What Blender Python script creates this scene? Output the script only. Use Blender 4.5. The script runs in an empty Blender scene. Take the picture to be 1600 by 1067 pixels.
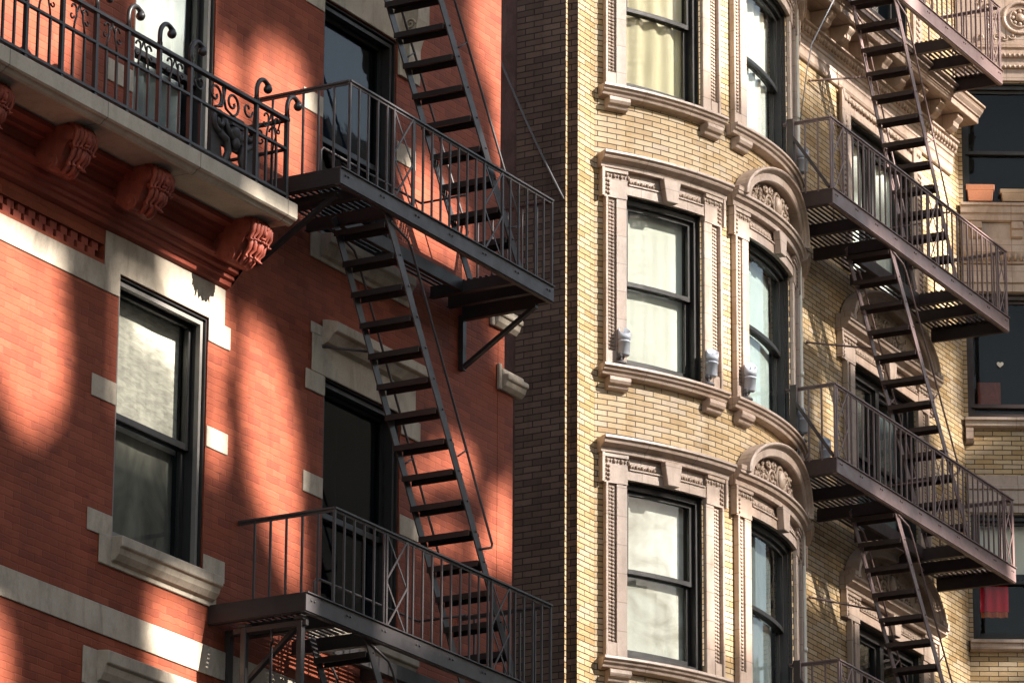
import bpy, bmesh, math, random
import numpy as np
from mathutils import Vector, Matrix
random.seed(7)
R_ = math.radians
sc = bpy.context.scene
COL = sc.collection

# ------------------------------------------------------------------ camera
_f = 7500.0; _roll = .006; _vp = (5300., 2950.); _c = np.array([800., 533.5])
_X = np.array([_vp[0]-_c[0], _vp[1]-_c[1], _f]); _X /= np.linalg.norm(_X)
_w = (_X[1]-_roll*_X[0])/_X[2]; _Z = np.array([_roll, -1, _w]); _Z /= np.linalg.norm(_Z)
_Y = np.cross(_Z, _X); RM = np.array([_X, _Y, _Z])
CAM = np.array([0., -21.0653, 1.6])
def ray(px, py): return RM @ np.array([px-_c[0], py-_c[1], _f])
def at(px, py, y=0.):
    """a photograph pixel as a point (X, Z) of the vertical plane Y = y"""
    d = ray(px, py); t = (y-CAM[1])/d[1]; p = CAM+t*d
    return float(p[0]), float(p[2])
cam = bpy.data.cameras.new('camera'); cam.sensor_width = 36; cam.lens = _f/1600*36; cam.clip_end = 500; cam.clip_start = .5
co = bpy.data.objects.new('camera', cam); COL.objects.link(co)
M = Matrix.Identity(4)
for i in range(3):
    M[i][0] = RM[i, 0]; M[i][1] = -RM[i, 1]; M[i][2] = -RM[i, 2]; M[i][3] = CAM[i]
co.matrix_world = M
sc.camera = co

# ------------------------------------------------------------------ materials
def new_mat(name):
    m = bpy.data.materials.new(name); m.use_nodes = True
    nt = m.node_tree; nt.nodes.clear()
    out = nt.nodes.new('ShaderNodeOutputMaterial'); b = nt.nodes.new('ShaderNodeBsdfPrincipled')
    nt.links.new(b.outputs[0], out.inputs[0])
    return m, nt, b, out
class NB:
    def __init__(s, nt): s.nt = nt
    def n(s, t, **k):
        x = s.nt.nodes.new(t)
        for a, v in k.items(): setattr(x, a, v)
        return x
    def l(s, a, b): s.nt.links.new(a, b)
    def math(s, op, a, b=None, c=None):
        x = s.n('ShaderNodeMath', operation=op)
        for i, v in enumerate((a, b, c)):
            if v is None: continue
            if isinstance(v, (int, float)): x.inputs[i].default_value = v
            else: s.l(v, x.inputs[i])
        return x.outputs[0]
    def noise(s, vec, scale, detail=4, rough=.55, dist=0):
        x = s.n('ShaderNodeTexNoise'); x.inputs['Scale'].default_value = scale
        x.inputs['Detail'].default_value = detail; x.inputs['Roughness'].default_value = rough
        x.inputs['Distortion'].default_value = dist
        if vec is not None: s.l(vec, x.inputs['Vector'])
        return x.outputs[0]
    def rng(s, v, a, b, c, d, clamp=True):
        x = s.n('ShaderNodeMapRange'); x.clamp = clamp
        s.l(v, x.inputs[0])
        for i, q in enumerate((a, b, c, d)): x.inputs[i+1].default_value = q
        return x.outputs[0]
    def mix(s, fac, a, b, mode='MIX'):
        x = s.n('ShaderNodeMix', data_type='RGBA', blend_type=mode)
        if isinstance(fac, (int, float)): x.inputs[0].default_value = fac
        else: s.l(fac, x.inputs[0])
        for i, v in ((6, a), (7, b)):
            if isinstance(v, tuple): x.inputs[i].default_value = (*v, 1)
            else: s.l(v, x.inputs[i])
        return x.outputs[2]
    def ramp(s, fac, stops):
        x = s.n('ShaderNodeValToRGB'); e = x.color_ramp.elements
        e[0].position = stops[0][0]; e[0].color = (*stops[0][1], 1)
        e[1].position = stops[-1][0]; e[1].color = (*stops[-1][1], 1)
        for p, c in stops[1:-1]:
            q = e.new(p); q.color = (*c, 1)
        s.l(fac, x.inputs[0]); return x.outputs[0]
    def scaled(s, vec, sx, sy, sz):
        x = s.n('ShaderNodeVectorMath', operation='MULTIPLY'); s.l(vec, x.inputs[0]); x.inputs[1].default_value = (sx, sy, sz)
        return x.outputs[0]
    def bump(s, h, strength, dist, b):
        x = s.n('ShaderNodeBump'); x.inputs['Strength'].default_value = strength; x.inputs['Distance'].default_value = dist
        s.l(h, x.inputs['Height']); s.l(x.outputs[0], b.inputs['Normal']); return x

def brick_mat(name, stops, mortar, bw, bh, mw, dirt=.35, rough=.8, bumpd=.004, jointmix=1., soft=.0015, wob=.0025, spec=.3, streak=0.):
    m, nt, b, _ = new_mat(name); g = NB(nt)
    uv = g.n('ShaderNodeUVMap').outputs[0]
    pos = g.n('ShaderNodeNewGeometry').outputs['Position']
    w = g.n('ShaderNodeTexNoise'); w.inputs['Scale'].default_value = 9; g.l(pos, w.inputs['Vector'])
    wv = g.n('ShaderNodeVectorMath', operation='SUBTRACT'); g.l(w.outputs['Color'], wv.inputs[0]); wv.inputs[1].default_value = (.5, .5, .5)
    wv2 = g.scaled(wv.outputs[0], wob*4, wob*4, 0)
    ad = g.n('ShaderNodeVectorMath', operation='ADD'); g.l(uv, ad.inputs[0]); g.l(wv2, ad.inputs[1])
    sp = g.n('ShaderNodeSeparateXYZ'); g.l(ad.outputs[0], sp.inputs[0])
    v = g.math('DIVIDE', sp.outputs[1], bh); row = g.math('FLOOR', v); fv = g.math('FRACT', v)
    par = g.math('MULTIPLY', g.math('MODULO', g.math('ADD', row, 1000), 2), .5)
    u = g.math('ADD', g.math('DIVIDE', sp.outputs[0], bw), par); col = g.math('FLOOR', u); fu = g.math('FRACT', u)
    du = g.math('MULTIPLY', g.math('MINIMUM', fu, g.math('SUBTRACT', 1, fu)), bw)
    dv = g.math('MULTIPLY', g.math('MINIMUM', fv, g.math('SUBTRACT', 1, fv)), bh)
    d = g.math('MINIMUM', du, dv)
    face = g.rng(d, mw/2-soft, mw/2+soft, 0, 1)
    cv = g.n('ShaderNodeCombineXYZ'); g.l(col, cv.inputs[0]); g.l(row, cv.inputs[1])
    wn = g.n('ShaderNodeTexWhiteNoise', noise_dimensions='2D'); g.l(cv.outputs[0], wn.inputs['Vector'])
    c = g.ramp(wn.outputs['Value'], stops)
    fine = g.noise(pos, 60, 3, .7)
    c = g.mix(g.rng(fine, .35, .75, 0, .35), c, g.mix(1., c, (.45, .4, .36), 'MULTIPLY'))
    if jointmix < 1: mc = g.mix(jointmix, c, mortar)
    else:
        mc = g.mix(g.noise(pos, 14), mortar, tuple(x*.55 for x in mortar))
    c = g.mix(face, mc, c)
    big = g.noise(g.scaled(pos, 1, 1, .45), 1.3, 6, .62, .6)
    c = g.mix(g.rng(big, .42, .72, 0, dirt), c, g.mix(1., c, (.42, .38, .34), 'MULTIPLY'))
    gr = g.noise(g.scaled(pos, 5.5, 5.5, .35), 1.6, 5, .6)
    c = g.mix(g.rng(gr, .56, .74, 0, dirt*.8), c, g.mix(1., c, (.45, .40, .36), 'MULTIPLY'))
    if streak:
        st = g.noise(g.scaled(pos, 1.3, 1.3, 9), 3.2, 3, .6)
        c = g.mix(g.rng(st, .62, .74, 0, streak), c, g.mix(1., c, (.35, .3, .3), 'MULTIPLY'))
    g.l(c, b.inputs['Base Color'])
    b.inputs['Roughness'].default_value = rough; b.inputs['Specular IOR Level'].default_value = spec
    h = g.math('ADD', g.math('MULTIPLY', face, 1.), g.math('MULTIPLY', fine, .35))
    h = g.math('ADD', h, g.math('MULTIPLY', wn.outputs['Value'], .3))
    g.bump(h, .8, bumpd, b)
    return m

def stone_mat(name, c1, c2, stain, stain_amt=.6, rough=.75, joint=None, bumpd=.003, sc1=2.2, spec=.3):
    m, nt, b, _ = new_mat(name); g = NB(nt)
    pos = g.n('ShaderNodeNewGeometry').outputs['Position']
    n1 = g.noise(pos, sc1, 6, .62, .4); n2 = g.noise(g.scaled(pos, 1, 1, .35), 7, 6, .7, .5); n3 = g.noise(pos, 55, 3, .7)
    c = g.mix(g.rng(n1, .35, .68, 0, 1), c1, c2)
    c = g.mix(g.rng(n2, .47, .75, 0, stain_amt), c, stain)
    c = g.mix(g.rng(n3, .45, .75, 0, .35), c, g.mix(1., c, (.6, .57, .55), 'MULTIPLY'))
    if joint:
        uv = g.n('ShaderNodeUVMap').outputs[0]; sp = g.n('ShaderNodeSeparateXYZ'); g.l(uv, sp.inputs[0])
        ju, jv, jw, dark = joint; d = None
        for k, s in ((0, ju), (1, jv)):
            if not s: continue
            q = g.math('FRACT', g.math('DIVIDE', sp.outputs[k], s))
            q = g.math('MULTIPLY', g.math('MINIMUM', q, g.math('SUBTRACT', 1, q)), s)
            d = q if d is None else g.math('MINIMUM', d, q)
        c = g.mix(g.rng(d, jw*.5, jw, .75, 0), c, dark)
        if ju and jv:   # each block its own shade
            cu = g.math('FLOOR', g.math('DIVIDE', sp.outputs[0], ju)); cw = g.math('FLOOR', g.math('DIVIDE', sp.outputs[1], jv))
            cv = g.n('ShaderNodeCombineXYZ'); g.l(cu, cv.inputs[0]); g.l(cw, cv.inputs[1])
            wn = g.n('ShaderNodeTexWhiteNoise', noise_dimensions='2D'); g.l(cv.outputs[0], wn.inputs['Vector'])
            c = g.mix(g.rng(wn.outputs['Value'], .4, 1, 0, .3), c, g.mix(1., c, (.95, .78, .62), 'MULTIPLY'))
    g.l(c, b.inputs['Base Color']); b.inputs['Roughness'].default_value = rough; b.inputs['Specular IOR Level'].default_value = spec
    g.bump(g.math('ADD', g.math('MULTIPLY', n3, .6), n2), .6, bumpd, b)
    return m

def paint_mat(name, c, c2=None, rough=.45, spec=.5, metal=0., amt=.5, wear=None, bumpd=.001):
    m, nt, b, _ = new_mat(name); g = NB(nt)
    pos = g.n('ShaderNodeNewGeometry').outputs['Position']
    n1 = g.noise(pos, 6, 6, .65, .3); n2 = g.noise(pos, 45, 4, .7)
    col = g.mix(g.rng(n1, .4, .7, 0, amt), c, c2 or tuple(x*.6 for x in c))
    n3 = g.noise(pos, 3.1, 7, .75, .8)
    col = g.mix(g.rng(n3, .60, .74, 0, .3), col, (max(c)*1.25, max(c)*.62, max(c)*.42))
    if wear: col = g.mix(g.rng(n2, .62, .72, 0, .6), col, wear)
    g.l(col, b.inputs['Base Color']); g.l(g.rng(n1, .3, .7, rough-.08, rough+.15), b.inputs['Roughness'])
    b.inputs['Specular IOR Level'].default_value = spec; b.inputs['Metallic'].default_value = metal
    g.bump(n2, .5, bumpd, b)
    return m

def plain(name, c, rough=.6, spec=.3):
    m, nt, b, _ = new_mat(name); g = NB(nt)
    pos = g.n('ShaderNodeNewGeometry').outputs['Position']
    n = g.noise(pos, 12, 4)
    g.l(g.mix(g.rng(n, .35, .7, 0, .35), c, tuple(x*.75 for x in c)), b.inputs['Base Color'])
    b.inputs['Roughness'].default_value = rough; b.inputs['Specular IOR Level'].default_value = spec
    return m

def glass_mat(name, tint=(.93, .95, .94), wav=.012, boost=1.0, ior=1.5):
    m, nt, b, out = new_mat(name); g = NB(nt); nt.nodes.remove(b)
    tr = g.n('ShaderNodeBsdfTransparent'); tr.inputs[0].default_value = (*tint, 1)
    gl = g.n('ShaderNodeBsdfGlossy'); gl.inputs['Roughness'].default_value = .015; gl.inputs[0].default_value = (1, 1, 1, 1); boost *= .55
    ge = g.n('ShaderNodeNewGeometry'); dt = g.n('ShaderNodeVectorMath', operation='DOT_PRODUCT')
    g.l(ge.outputs['Incoming'], dt.inputs[0]); g.l(ge.outputs['Normal'], dt.inputs[1])
    k = g.math('POWER', g.math('SUBTRACT', 1., g.math('ABSOLUTE', dt.outputs['Value'])), 5.)
    fr = g.math('ADD', g.math('MULTIPLY', k, .96), .04)
    pos = g.n('ShaderNodeNewGeometry').outputs['Position']
    n = g.noise(g.scaled(pos, 1, 1, .6), 3.2, 3, .5, .8)
    bp = g.n('ShaderNodeBump'); bp.inputs['Strength'].default_value = .5; bp.inputs['Distance'].default_value = wav
    g.l(n, bp.inputs['Height']); g.l(bp.outputs[0], gl.inputs['Normal'])
    mx = g.n('ShaderNodeMixShader'); g.l(g.math('MULTIPLY', fr, boost), mx.inputs[0])
    g.l(tr.outputs[0], mx.inputs[1]); g.l(gl.outputs[0], mx.inputs[2]); g.l(mx.outputs[0], out.inputs[0])
    return m

def cloth_mat(name, c1, c2, sx=6, sz=.6, rough=.9, detail=3, bump=.003):
    m, nt, b, _ = new_mat(name); g = NB(nt)
    pos = g.n('ShaderNodeNewGeometry').outputs['Position']
    n = g.noise(g.scaled(pos, 1, 1, sz), sx, detail, .55, .6)
    g.l(g.mix(g.rng(n, .35, .68, 0, 1), c1, c2), b.inputs['Base Color']); b.inputs['Roughness'].default_value = rough
    g.bump(n, .4, bump, b)
    return m

RED = [(0, (.175, .035, .0145)), (.35, (.215, .046, .0185)), (.75, (.23, .051, .021)), (1, (.255, .060, .027))]
MT = {}
MT['red_brick'] = brick_mat('painted_red_brick', RED, (.09, .016, .009), .205, .0617, .009, dirt=.5, rough=.7, bumpd=.0028, jointmix=.14, soft=.003, wob=.006, streak=.8, spec=.25)
MT['red_stone'] = stone_mat('painted_red_stone', (.20, .036, .019), (.25, .05, .027), (.10, .02, .012), .45, .65, bumpd=.004)
MT['dark_red'] = stone_mat('painted_red_carving', (.19, .036, .02), (.25, .055, .03), (.07, .016, .011), .6, .6, bumpd=.006, sc1=9)
MT['limestone'] = stone_mat('weathered_limestone', (.42, .355, .28), (.33, .275, .21), (.15, .125, .095), .7, .8, bumpd=.004)
MT['slab_stone'] = stone_mat('balcony_slab_stone', (.43, .37, .29), (.35, .30, .235), (.20, .17, .13), .45, .8, joint=(1.32, 0, .008, (.1, .085, .07)), bumpd=.003)
BUFF = [(0, (.35, .225, .098)), (.2, (.43, .295, .145)), (.5, (.465, .335, .185)), (.8, (.51, .385, .235)), (1, (.44, .345, .24))]
MT['buff_brick'] = brick_mat('buff_roman_brick', BUFF, (.05, .035, .022), .225, .0592, .0098, dirt=.22, rough=.55, bumpd=.005, soft=.0018, wob=.0018, spec=.35)
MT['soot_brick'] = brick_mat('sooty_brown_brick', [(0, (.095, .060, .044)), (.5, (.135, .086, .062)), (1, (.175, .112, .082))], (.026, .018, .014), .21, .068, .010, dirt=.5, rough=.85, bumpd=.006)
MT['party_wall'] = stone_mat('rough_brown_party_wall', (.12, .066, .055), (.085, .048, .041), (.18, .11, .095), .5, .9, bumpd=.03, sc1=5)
MT['terracotta'] = stone_mat('pinkish_glazed_terracotta', (.42, .325, .265), (.36, .27, .215), (.18, .12, .08), .68, .42, joint=(.62, .30, .006, (.16, .11, .08)), bumpd=.002, spec=.5)
MT['carving'] = stone_mat('carved_terracotta', (.36, .27, .205), (.29, .21, .155), (.12, .075, .045), .85, .5, bumpd=.003, sc1=12, spec=.45)
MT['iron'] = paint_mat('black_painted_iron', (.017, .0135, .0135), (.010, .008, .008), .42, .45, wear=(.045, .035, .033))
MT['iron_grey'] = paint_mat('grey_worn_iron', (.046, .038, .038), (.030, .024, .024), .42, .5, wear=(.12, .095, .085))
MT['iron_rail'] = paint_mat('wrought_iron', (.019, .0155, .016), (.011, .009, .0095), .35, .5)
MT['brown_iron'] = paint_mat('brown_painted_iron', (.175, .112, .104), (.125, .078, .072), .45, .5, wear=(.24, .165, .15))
MT['brown_dark'] = paint_mat('brown_painted_iron_dark', (.045, .026, .022), (.026, .015, .013), .5, .45)  # darker brown for joists, end beams, treads, braces and one window frame
MT['frame'] = paint_mat('black_window_paint', (.014, .0125, .0125), (.009, .008, .008), .38, .5)
MT['frame_worn'] = paint_mat('worn_black_window_paint', (.016, .0135, .0125), (.010, .009, .009), .45, .45, wear=(.11, .09, .075))
MT['alu'] = paint_mat('grey_storm_frame', (.17, .155, .14), (.12, .11, .10), .45, .4)
MT['glass'] = glass_mat('window_glass', wav=.0006)
MT['glass_wavy'] = glass_mat('old_wavy_glass', wav=.003, boost=1.0)
MT['glass_dark'] = glass_mat('grey_glass', (.45, .5, .56), wav=.0008, boost=1.0)
MT['glass_dim'] = glass_mat('thin_clear_glass', (.95, .95, .93), wav=.0008, boost=.35)
MT['blind'] = cloth_mat('cream_roller_blind', (.80, .77, .68), (.71, .68, .59), 2.5, .5)
MT['blind_blue'] = cloth_mat('pale_green_blind', (.58, .66, .62), (.50, .58, .56), 3, .4)
MT['blind_grey'] = cloth_mat('grey_mesh_blind', (.16, .18, .18), (.10, .12, .125), 3, .35)
MT['curtain_white'] = cloth_mat('white_curtain', (.85, .84, .78), (.72, .72, .67), 7, .12)
MT['curtain_gold'] = cloth_mat('gold_curtain', (.74, .63, .43), (.60, .50, .33), 6, .15)
MT['reflect_upper'] = cloth_mat('painted_facade_reflection', (.60, .535, .45), (.34, .30, .255), 7, 3.4, detail=6, bump=.0012)  # reflected facade from across the street, painted as streaks on a blind
MT['condensation'] = cloth_mat('misted_shade', (.80, .77, .70), (.44, .385, .32), 2.2, 1.6, detail=6)
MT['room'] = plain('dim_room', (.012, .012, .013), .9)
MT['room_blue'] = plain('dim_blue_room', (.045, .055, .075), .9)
MT['lamp_grey'] = paint_mat('grey_cast_aluminium', (.46, .48, .53), (.38, .40, .45), .4, .5)
MT['lamp_dark'] = paint_mat('dark_lamp_fitting', (.10, .095, .10), (.07, .066, .07), .5, .4)
MT['clay'] = stone_mat('terracotta_clay', (.52, .22, .12), (.46, .185, .10), (.36, .18, .12), .4, .7)
MT['clay_pale'] = stone_mat('pale_clay', (.45, .33, .22), (.40, .28, .19), (.3, .2, .13), .4, .7)
MT['red_cloth'] = cloth_mat('red_cloth', (.80, .02, .05), (.55, .012, .03), 9, .1)
MT['orange_cloth'] = cloth_mat('orange_fringe', (.60, .16, .03), (.45, .06, .02), 30, .3)
MT['reflect_lower'] = cloth_mat('painted_cloudy_reflection', (.17, .155, .125), (.03, .028, .026), 2.4, .7, detail=5)  # cloudy glass reflection painted onto a cloth behind the lower sash
MT['white'] = plain('white_ornament', (.75, .72, .62), .5)
MT['asphalt'] = stone_mat('asphalt', (.05, .05, .05), (.065, .065, .065), (.035, .035, .035), .4, .9)
MT['concrete'] = stone_mat('pavement_concrete', (.34, .33, .31), (.28, .27, .26), (.18, .17, .16), .5, .9, joint=(1.5, 1.5, .012, (.1, .1, .1)))
MT['pale_wall'] = stone_mat('pale_opposite_masonry', (.22, .19, .16), (.19, .165, .14), (.14, .12, .10), .4, .8)
MT['gobo'] = plain('gobo_sheet_grey', (.35, .35, .36), .6)

# ------------------------------------------------------------------ mesh building
class MB:
    def __init__(s): s.v = []; s.f = []; s.uv = []; s.sm = []
    def face(s, pts, uvs=None, smooth=False):
        i = len(s.v); s.v += [tuple(p) for p in pts]; s.f.append(list(range(i, i+len(pts))))
        s.uv.append(uvs or [(p[0], p[2]) for p in pts]); s.sm.append(smooth)
    def grid(s, pts, uvs, cu=False, cv=False, smooth=True):
        """pts[i][j]; shared vertices"""
        n, m = len(pts), len(pts[0]); b = len(s.v)
        for r in pts: s.v += [tuple(p) for p in r]
        for i in range(n if cu else n-1):
            for j in range(m if cv else m-1):
                a, c = (i+1) % n, (j+1) % m
                s.f.append([b+i*m+j, b+a*m+j, b+a*m+c, b+i*m+c])
                s.uv.append([uvs[i][j], uvs[a][j], uvs[a][c], uvs[i][c]]); s.sm.append(smooth)
    def box(s, F, u0, u1, o0, o1, z0, z1, n=1):
        us = [u0+(u1-u0)*i/n for i in range(n+1)]
        def q(l): s.face([F(*p) for p, _ in l], [w for _, w in l])
        for a, b in zip(us[:-1], us[1:]):
            q([((a, o1, z0), (a, z0)), ((b, o1, z0), (b, z0)), ((b, o1, z1), (b, z1)), ((a, o1, z1), (a, z1))])
            q([((b, o0, z0), (b, z0)), ((a, o0, z0), (a, z0)), ((a, o0, z1), (a, z1)), ((b, o0, z1), (b, z1))])
            q([((a, o1, z1), (a, z1)), ((b, o1, z1), (b, z1)), ((b, o0, z1), (b, z1+o1-o0)), ((a, o0, z1), (a, z1+o1-o0))])
            q([((a, o0, z0), (a, z0-o1+o0)), ((b, o0, z0), (b, z0-o1+o0)), ((b, o1, z0), (b, z0)), ((a, o1, z0), (a, z0))])
        q([((u0, o0, z0), (u0-o1+o0, z0)), ((u0, o1, z0), (u0, z0)), ((u0, o1, z1), (u0, z1)), ((u0, o0, z1), (u0-o1+o0, z1))])
        q([((u1, o1, z0), (u1, z0)), ((u1, o0, z0), (u1+o1-o0, z0)), ((u1, o0, z1), (u1+o1-o0, z1)), ((u1, o1, z1), (u1, z1))])
    def prof(s, F, pr, u0, u1, n=1, ends=True):
        """moulding: profile pr [(o, z)] listed from the top down, run along u with end caps"""
        us = [u0+(u1-u0)*i/n for i in range(n+1)]
        L = [0]
        for a, b in zip(pr[:-1], pr[1:]): L.append(L[-1]+math.dist(a, b))
        for a, b in zip(us[:-1], us[1:]):
            for k in range(len(pr)-1):
                (oa, za), (ob, zb) = pr[k], pr[k+1]
                s.face([F(a, ob, zb), F(b, ob, zb), F(b, oa, za), F(a, oa, za)],
                       [(a, pr[0][1]-L[k+1]), (b, pr[0][1]-L[k+1]), (b, pr[0][1]-L[k]), (a, pr[0][1]-L[k])])
        if ends:
            s.face([F(u0, o, z) for o, z in pr], [(u0-o, z) for o, z in pr])
            s.face([F(u1, o, z) for o, z in reversed(pr)], [(u1+o, z) for o, z in reversed(pr)])
    def prism(s, F, poly, o0, o1):
        n = len(poly)
        s.face([F(u, o1, z) for u, z in poly], list(poly))
        s.face([F(u, o0, z) for u, z in reversed(poly)], list(reversed(poly)))
        for i in range(n):
            (a, b), (c, d) = poly[i], poly[(i+1) % n]
            s.face([F(a, o1, b), F(a, o0, b), F(c, o0, d), F(c, o1, d)], [(a, b), (a-.1, b), (c-.1, d), (c, d)])
    def tube(s, pts, r, k=8, closed=False, flat=None):
        P = [Vector(p) for p in pts]; n = len(P); rows = []; uvs = []
        up = Vector((0, 0, 1)); prev = None; L = 0
        rr = r if isinstance(r, (list, tuple)) else [r]*n
        for i in range(n):
            if closed: t = P[(i+1) % n]-P[i-1]
            else: t = P[min(i+1, n-1)]-P[max(i-1, 0)]
            t = t.normalized()
            if prev is None:
                a = t.cross(up)
                if a.length < 1e-3: a = t.cross(Vector((1, 0, 0)))
            else:
                a = prev-t*prev.dot(t)
            a.normalize(); prev = a; b = t.cross(a)
            if i: L += (P[i]-P[i-1]).length
            rows.append([P[i]+(a*math.cos(2*math.pi*j/k)+b*math.sin(2*math.pi*j/k))*rr[i] for j in range(k)])
            uvs.append([(j/k*.1, L) for j in range(k)])
        s.grid(rows, uvs, cu=closed, cv=True)
        if not closed:
            s.face(list(reversed(rows[0])), None); s.face(rows[-1], None)
    def bar(s, a, b, w, h, upv=None):
        """square or flat bar from a to b: w across, h along upv"""
        a, b = Vector(a), Vector(b); t = (b-a).normalized()
        upv = Vector(upv) if upv is not None else Vector((0, 0, 1))
        x = t.cross(upv)
        if x.length < 1e-3: x = t.cross(Vector((0, 1, 0)))
        x.normalize(); y = x.cross(t).normalized()
        c = [(-1, -1), (1, -1), (1, 1), (-1, 1)]
        A = [a+x*(p*w/2)+y*(q*h/2) for p, q in c]; B = [b+x*(p*w/2)+y*(q*h/2) for p, q in c]
        for i in range(4):
            j = (i+1) % 4; s.face([A[i], B[i], B[j], A[j]][::-1])
        s.face(A[::-1][::-1]); s.face(B[::-1])
    def ball(s, F, u, o, z, ru, ro, rz, nu=8, nv=5):
        rows = []; uvs = []
        for i in range(nv+1):
            th = math.pi*i/nv
            rows.append([F(u+ru*math.sin(th)*math.cos(2*math.pi*j/nu), o+ro*math.sin(th)*math.sin(2*math.pi*j/nu), z+rz*math.cos(th)) for j in range(nu)])
            uvs.append([(u, z)]*nu)
        s.grid(rows, uvs, cv=True)
    def lathe(s, c, prof, k=16, axis=None):
        """prof [(r, h)] round the axis through c"""
        ax = Vector(axis or (0, 0, 1)).normalized(); a = ax.cross(Vector((0, 1, 0))).normalized(); b = ax.cross(a)
        c = Vector(c)
        rows = [[c+ax*h+(a*math.cos(2*math.pi*j/k)+b*math.sin(2*math.pi*j/k))*r for j in range(k)] for r, h in prof]
        s.grid(rows, [[(j/k, h) for j in range(k)] for r, h in prof], cv=True)
    def build(s, name, mat, parent=None, bevel=0., smooth=None):
        me = bpy.data.meshes.new(name); me.from_pydata(s.v, [], s.f)
        ul = me.uv_layers.new(name='UVMap')
        flat = [c for f in s.uv for w in f for c in w]
        ul.data.foreach_set('uv', flat)
        me.polygons.foreach_set('use_smooth', s.sm if smooth is None else [smooth]*len(s.f))
        if isinstance(mat, str): mat = MT[mat]
        me.materials.append(mat)
        bm = bmesh.new(); bm.from_mesh(me)
        bmesh.ops.remove_doubles(bm, verts=bm.verts, dist=1e-5)
        bmesh.ops.recalc_face_normals(bm, faces=bm.faces); bm.to_mesh(me); bm.free()
        o = bpy.data.objects.new(name, me); COL.objects.link(o)
        if parent: o.parent = parent; o.matrix_parent_inverse = parent.matrix_basis.inverted()
        if bevel:
            md = o.modifiers.new('bevel', 'BEVEL'); md.width = bevel; md.segments = 1; md.limit_method = 'ANGLE'; md.angle_limit = R_(50)
        return o

def thing(name, label, cat, loc=(0, 0, 0), group=None):
    o = bpy.data.objects.new(name, None); COL.objects.link(o); o.location = loc; o.empty_display_size = .2
    o['label'] = label; o['category'] = cat
    if group: o['group'] = group
    return o
def tag(o, label, cat, group=None):
    o['label'] = label; o['category'] = cat
    if group: o['group'] = group
    return o
def node(name, parent):
    """an Empty that gathers sub-parts"""
    o = bpy.data.objects.new(name, None); COL.objects.link(o); o.parent = parent; o.empty_display_size = .1
    o.matrix_parent_inverse = parent.matrix_basis.inverted(); return o

# ------------------------------------------------------------------ the walls' frames: (u along, o outward, z up) -> world
def F_red(u, o, z): return (u, -o, z)
BX, BY, BR = 43.3, 4.77, 3.97
def F_bay(u, o, z):
    a = u/BR; return (BX+(BR+o)*math.sin(a), BY-(BR+o)*math.cos(a), z)
def deg(d): return R_(d)*BR
_a = R_(2.3); E0 = (45.5, 1.5); EX = (math.cos(_a), math.sin(_a)); EN = (EX[1], -EX[0])
def F_flat(u, o, z): return (E0[0]+EX[0]*u+EN[0]*o, E0[1]+EX[1]*u+EN[1]*o, z)
_d = Vector((.51, -.86)).normalized(); CA = F_flat(5.15, 0, 0)
def F_cant(u, o, z): return (CA[0]+_d.x*u+_d.y*o, CA[1]+_d.y*u-_d.x*o, z)
def F_pil(u, o, z): return (u, 1.5-o, z)

def wall(mb, F, u0, u1, z0, z1, openings, du=99., o=0.):
    """sheet of wall with openings (ua, ub, za, zb, depth) and their reveals"""
    us = {u0, u1}; zs = {z0, z1}
    for a, b, c, d, _ in openings: us |= {a, b}; zs |= {c, d}
    us = sorted(x for x in us if u0-1e-6 <= x <= u1+1e-6); zs = sorted(z for z in zs if z0-1e-6 <= z <= z1+1e-6)
    U = []
    for a, b in zip(us[:-1], us[1:]):
        n = max(1, int(math.ceil((b-a)/du))); U += [a+(b-a)*i/n for i in range(n)]
    U.append(us[-1])
    for a, b in zip(U[:-1], U[1:]):
        for c, d in zip(zs[:-1], zs[1:]):
            m, q = (a+b)/2, (c+d)/2
            if any(p[0] < m < p[1] and p[2] < q < p[3] for p in openings): continue
            mb.face([F(a, o, c), F(b, o, c), F(b, o, d), F(a, o, d)], [(a, c), (b, c), (b, d), (a, d)])
    for a, b, c, d, dep in openings:
        mb.face([F(a, o, c), F(a, o, d), F(a, o-dep, d), F(a, o-dep, c)], [(a, c), (a, d), (a+dep, d), (a+dep, c)])
        mb.face([F(b, o, d), F(b, o, c), F(b, o-dep, c), F(b, o-dep, d)], [(b, d), (b, c), (b+dep, c), (b+dep, d)])
        mb.face([F(a, o, d), F(b, o, d), F(b, o-dep, d), F(a, o-dep, d)], [(a, d), (b, d), (b, d+dep), (a, d+dep)])
        mb.face([F(b, o, c), F(a, o, c), F(a, o-dep, c), F(b, o-dep, c)], [(b, c), (a, c), (a, c-dep), (b, c-dep)])

def ring(mb, F, u0, u1, z0, z1, w, o0, o1, n=1, wt=None, wb=None):
    wt = wt or w; wb = wb or w
    mb.box(F, u0, u0+w, o0, o1, z0, z1); mb.box(F, u1-w, u1, o0, o1, z0, z1)
    mb.box(F, u0+w, u1-w, o0, o1, z1-wt, z1, n); mb.box(F, u0+w, u1-w, o0, o1, z0, z0+wb, n)

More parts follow.
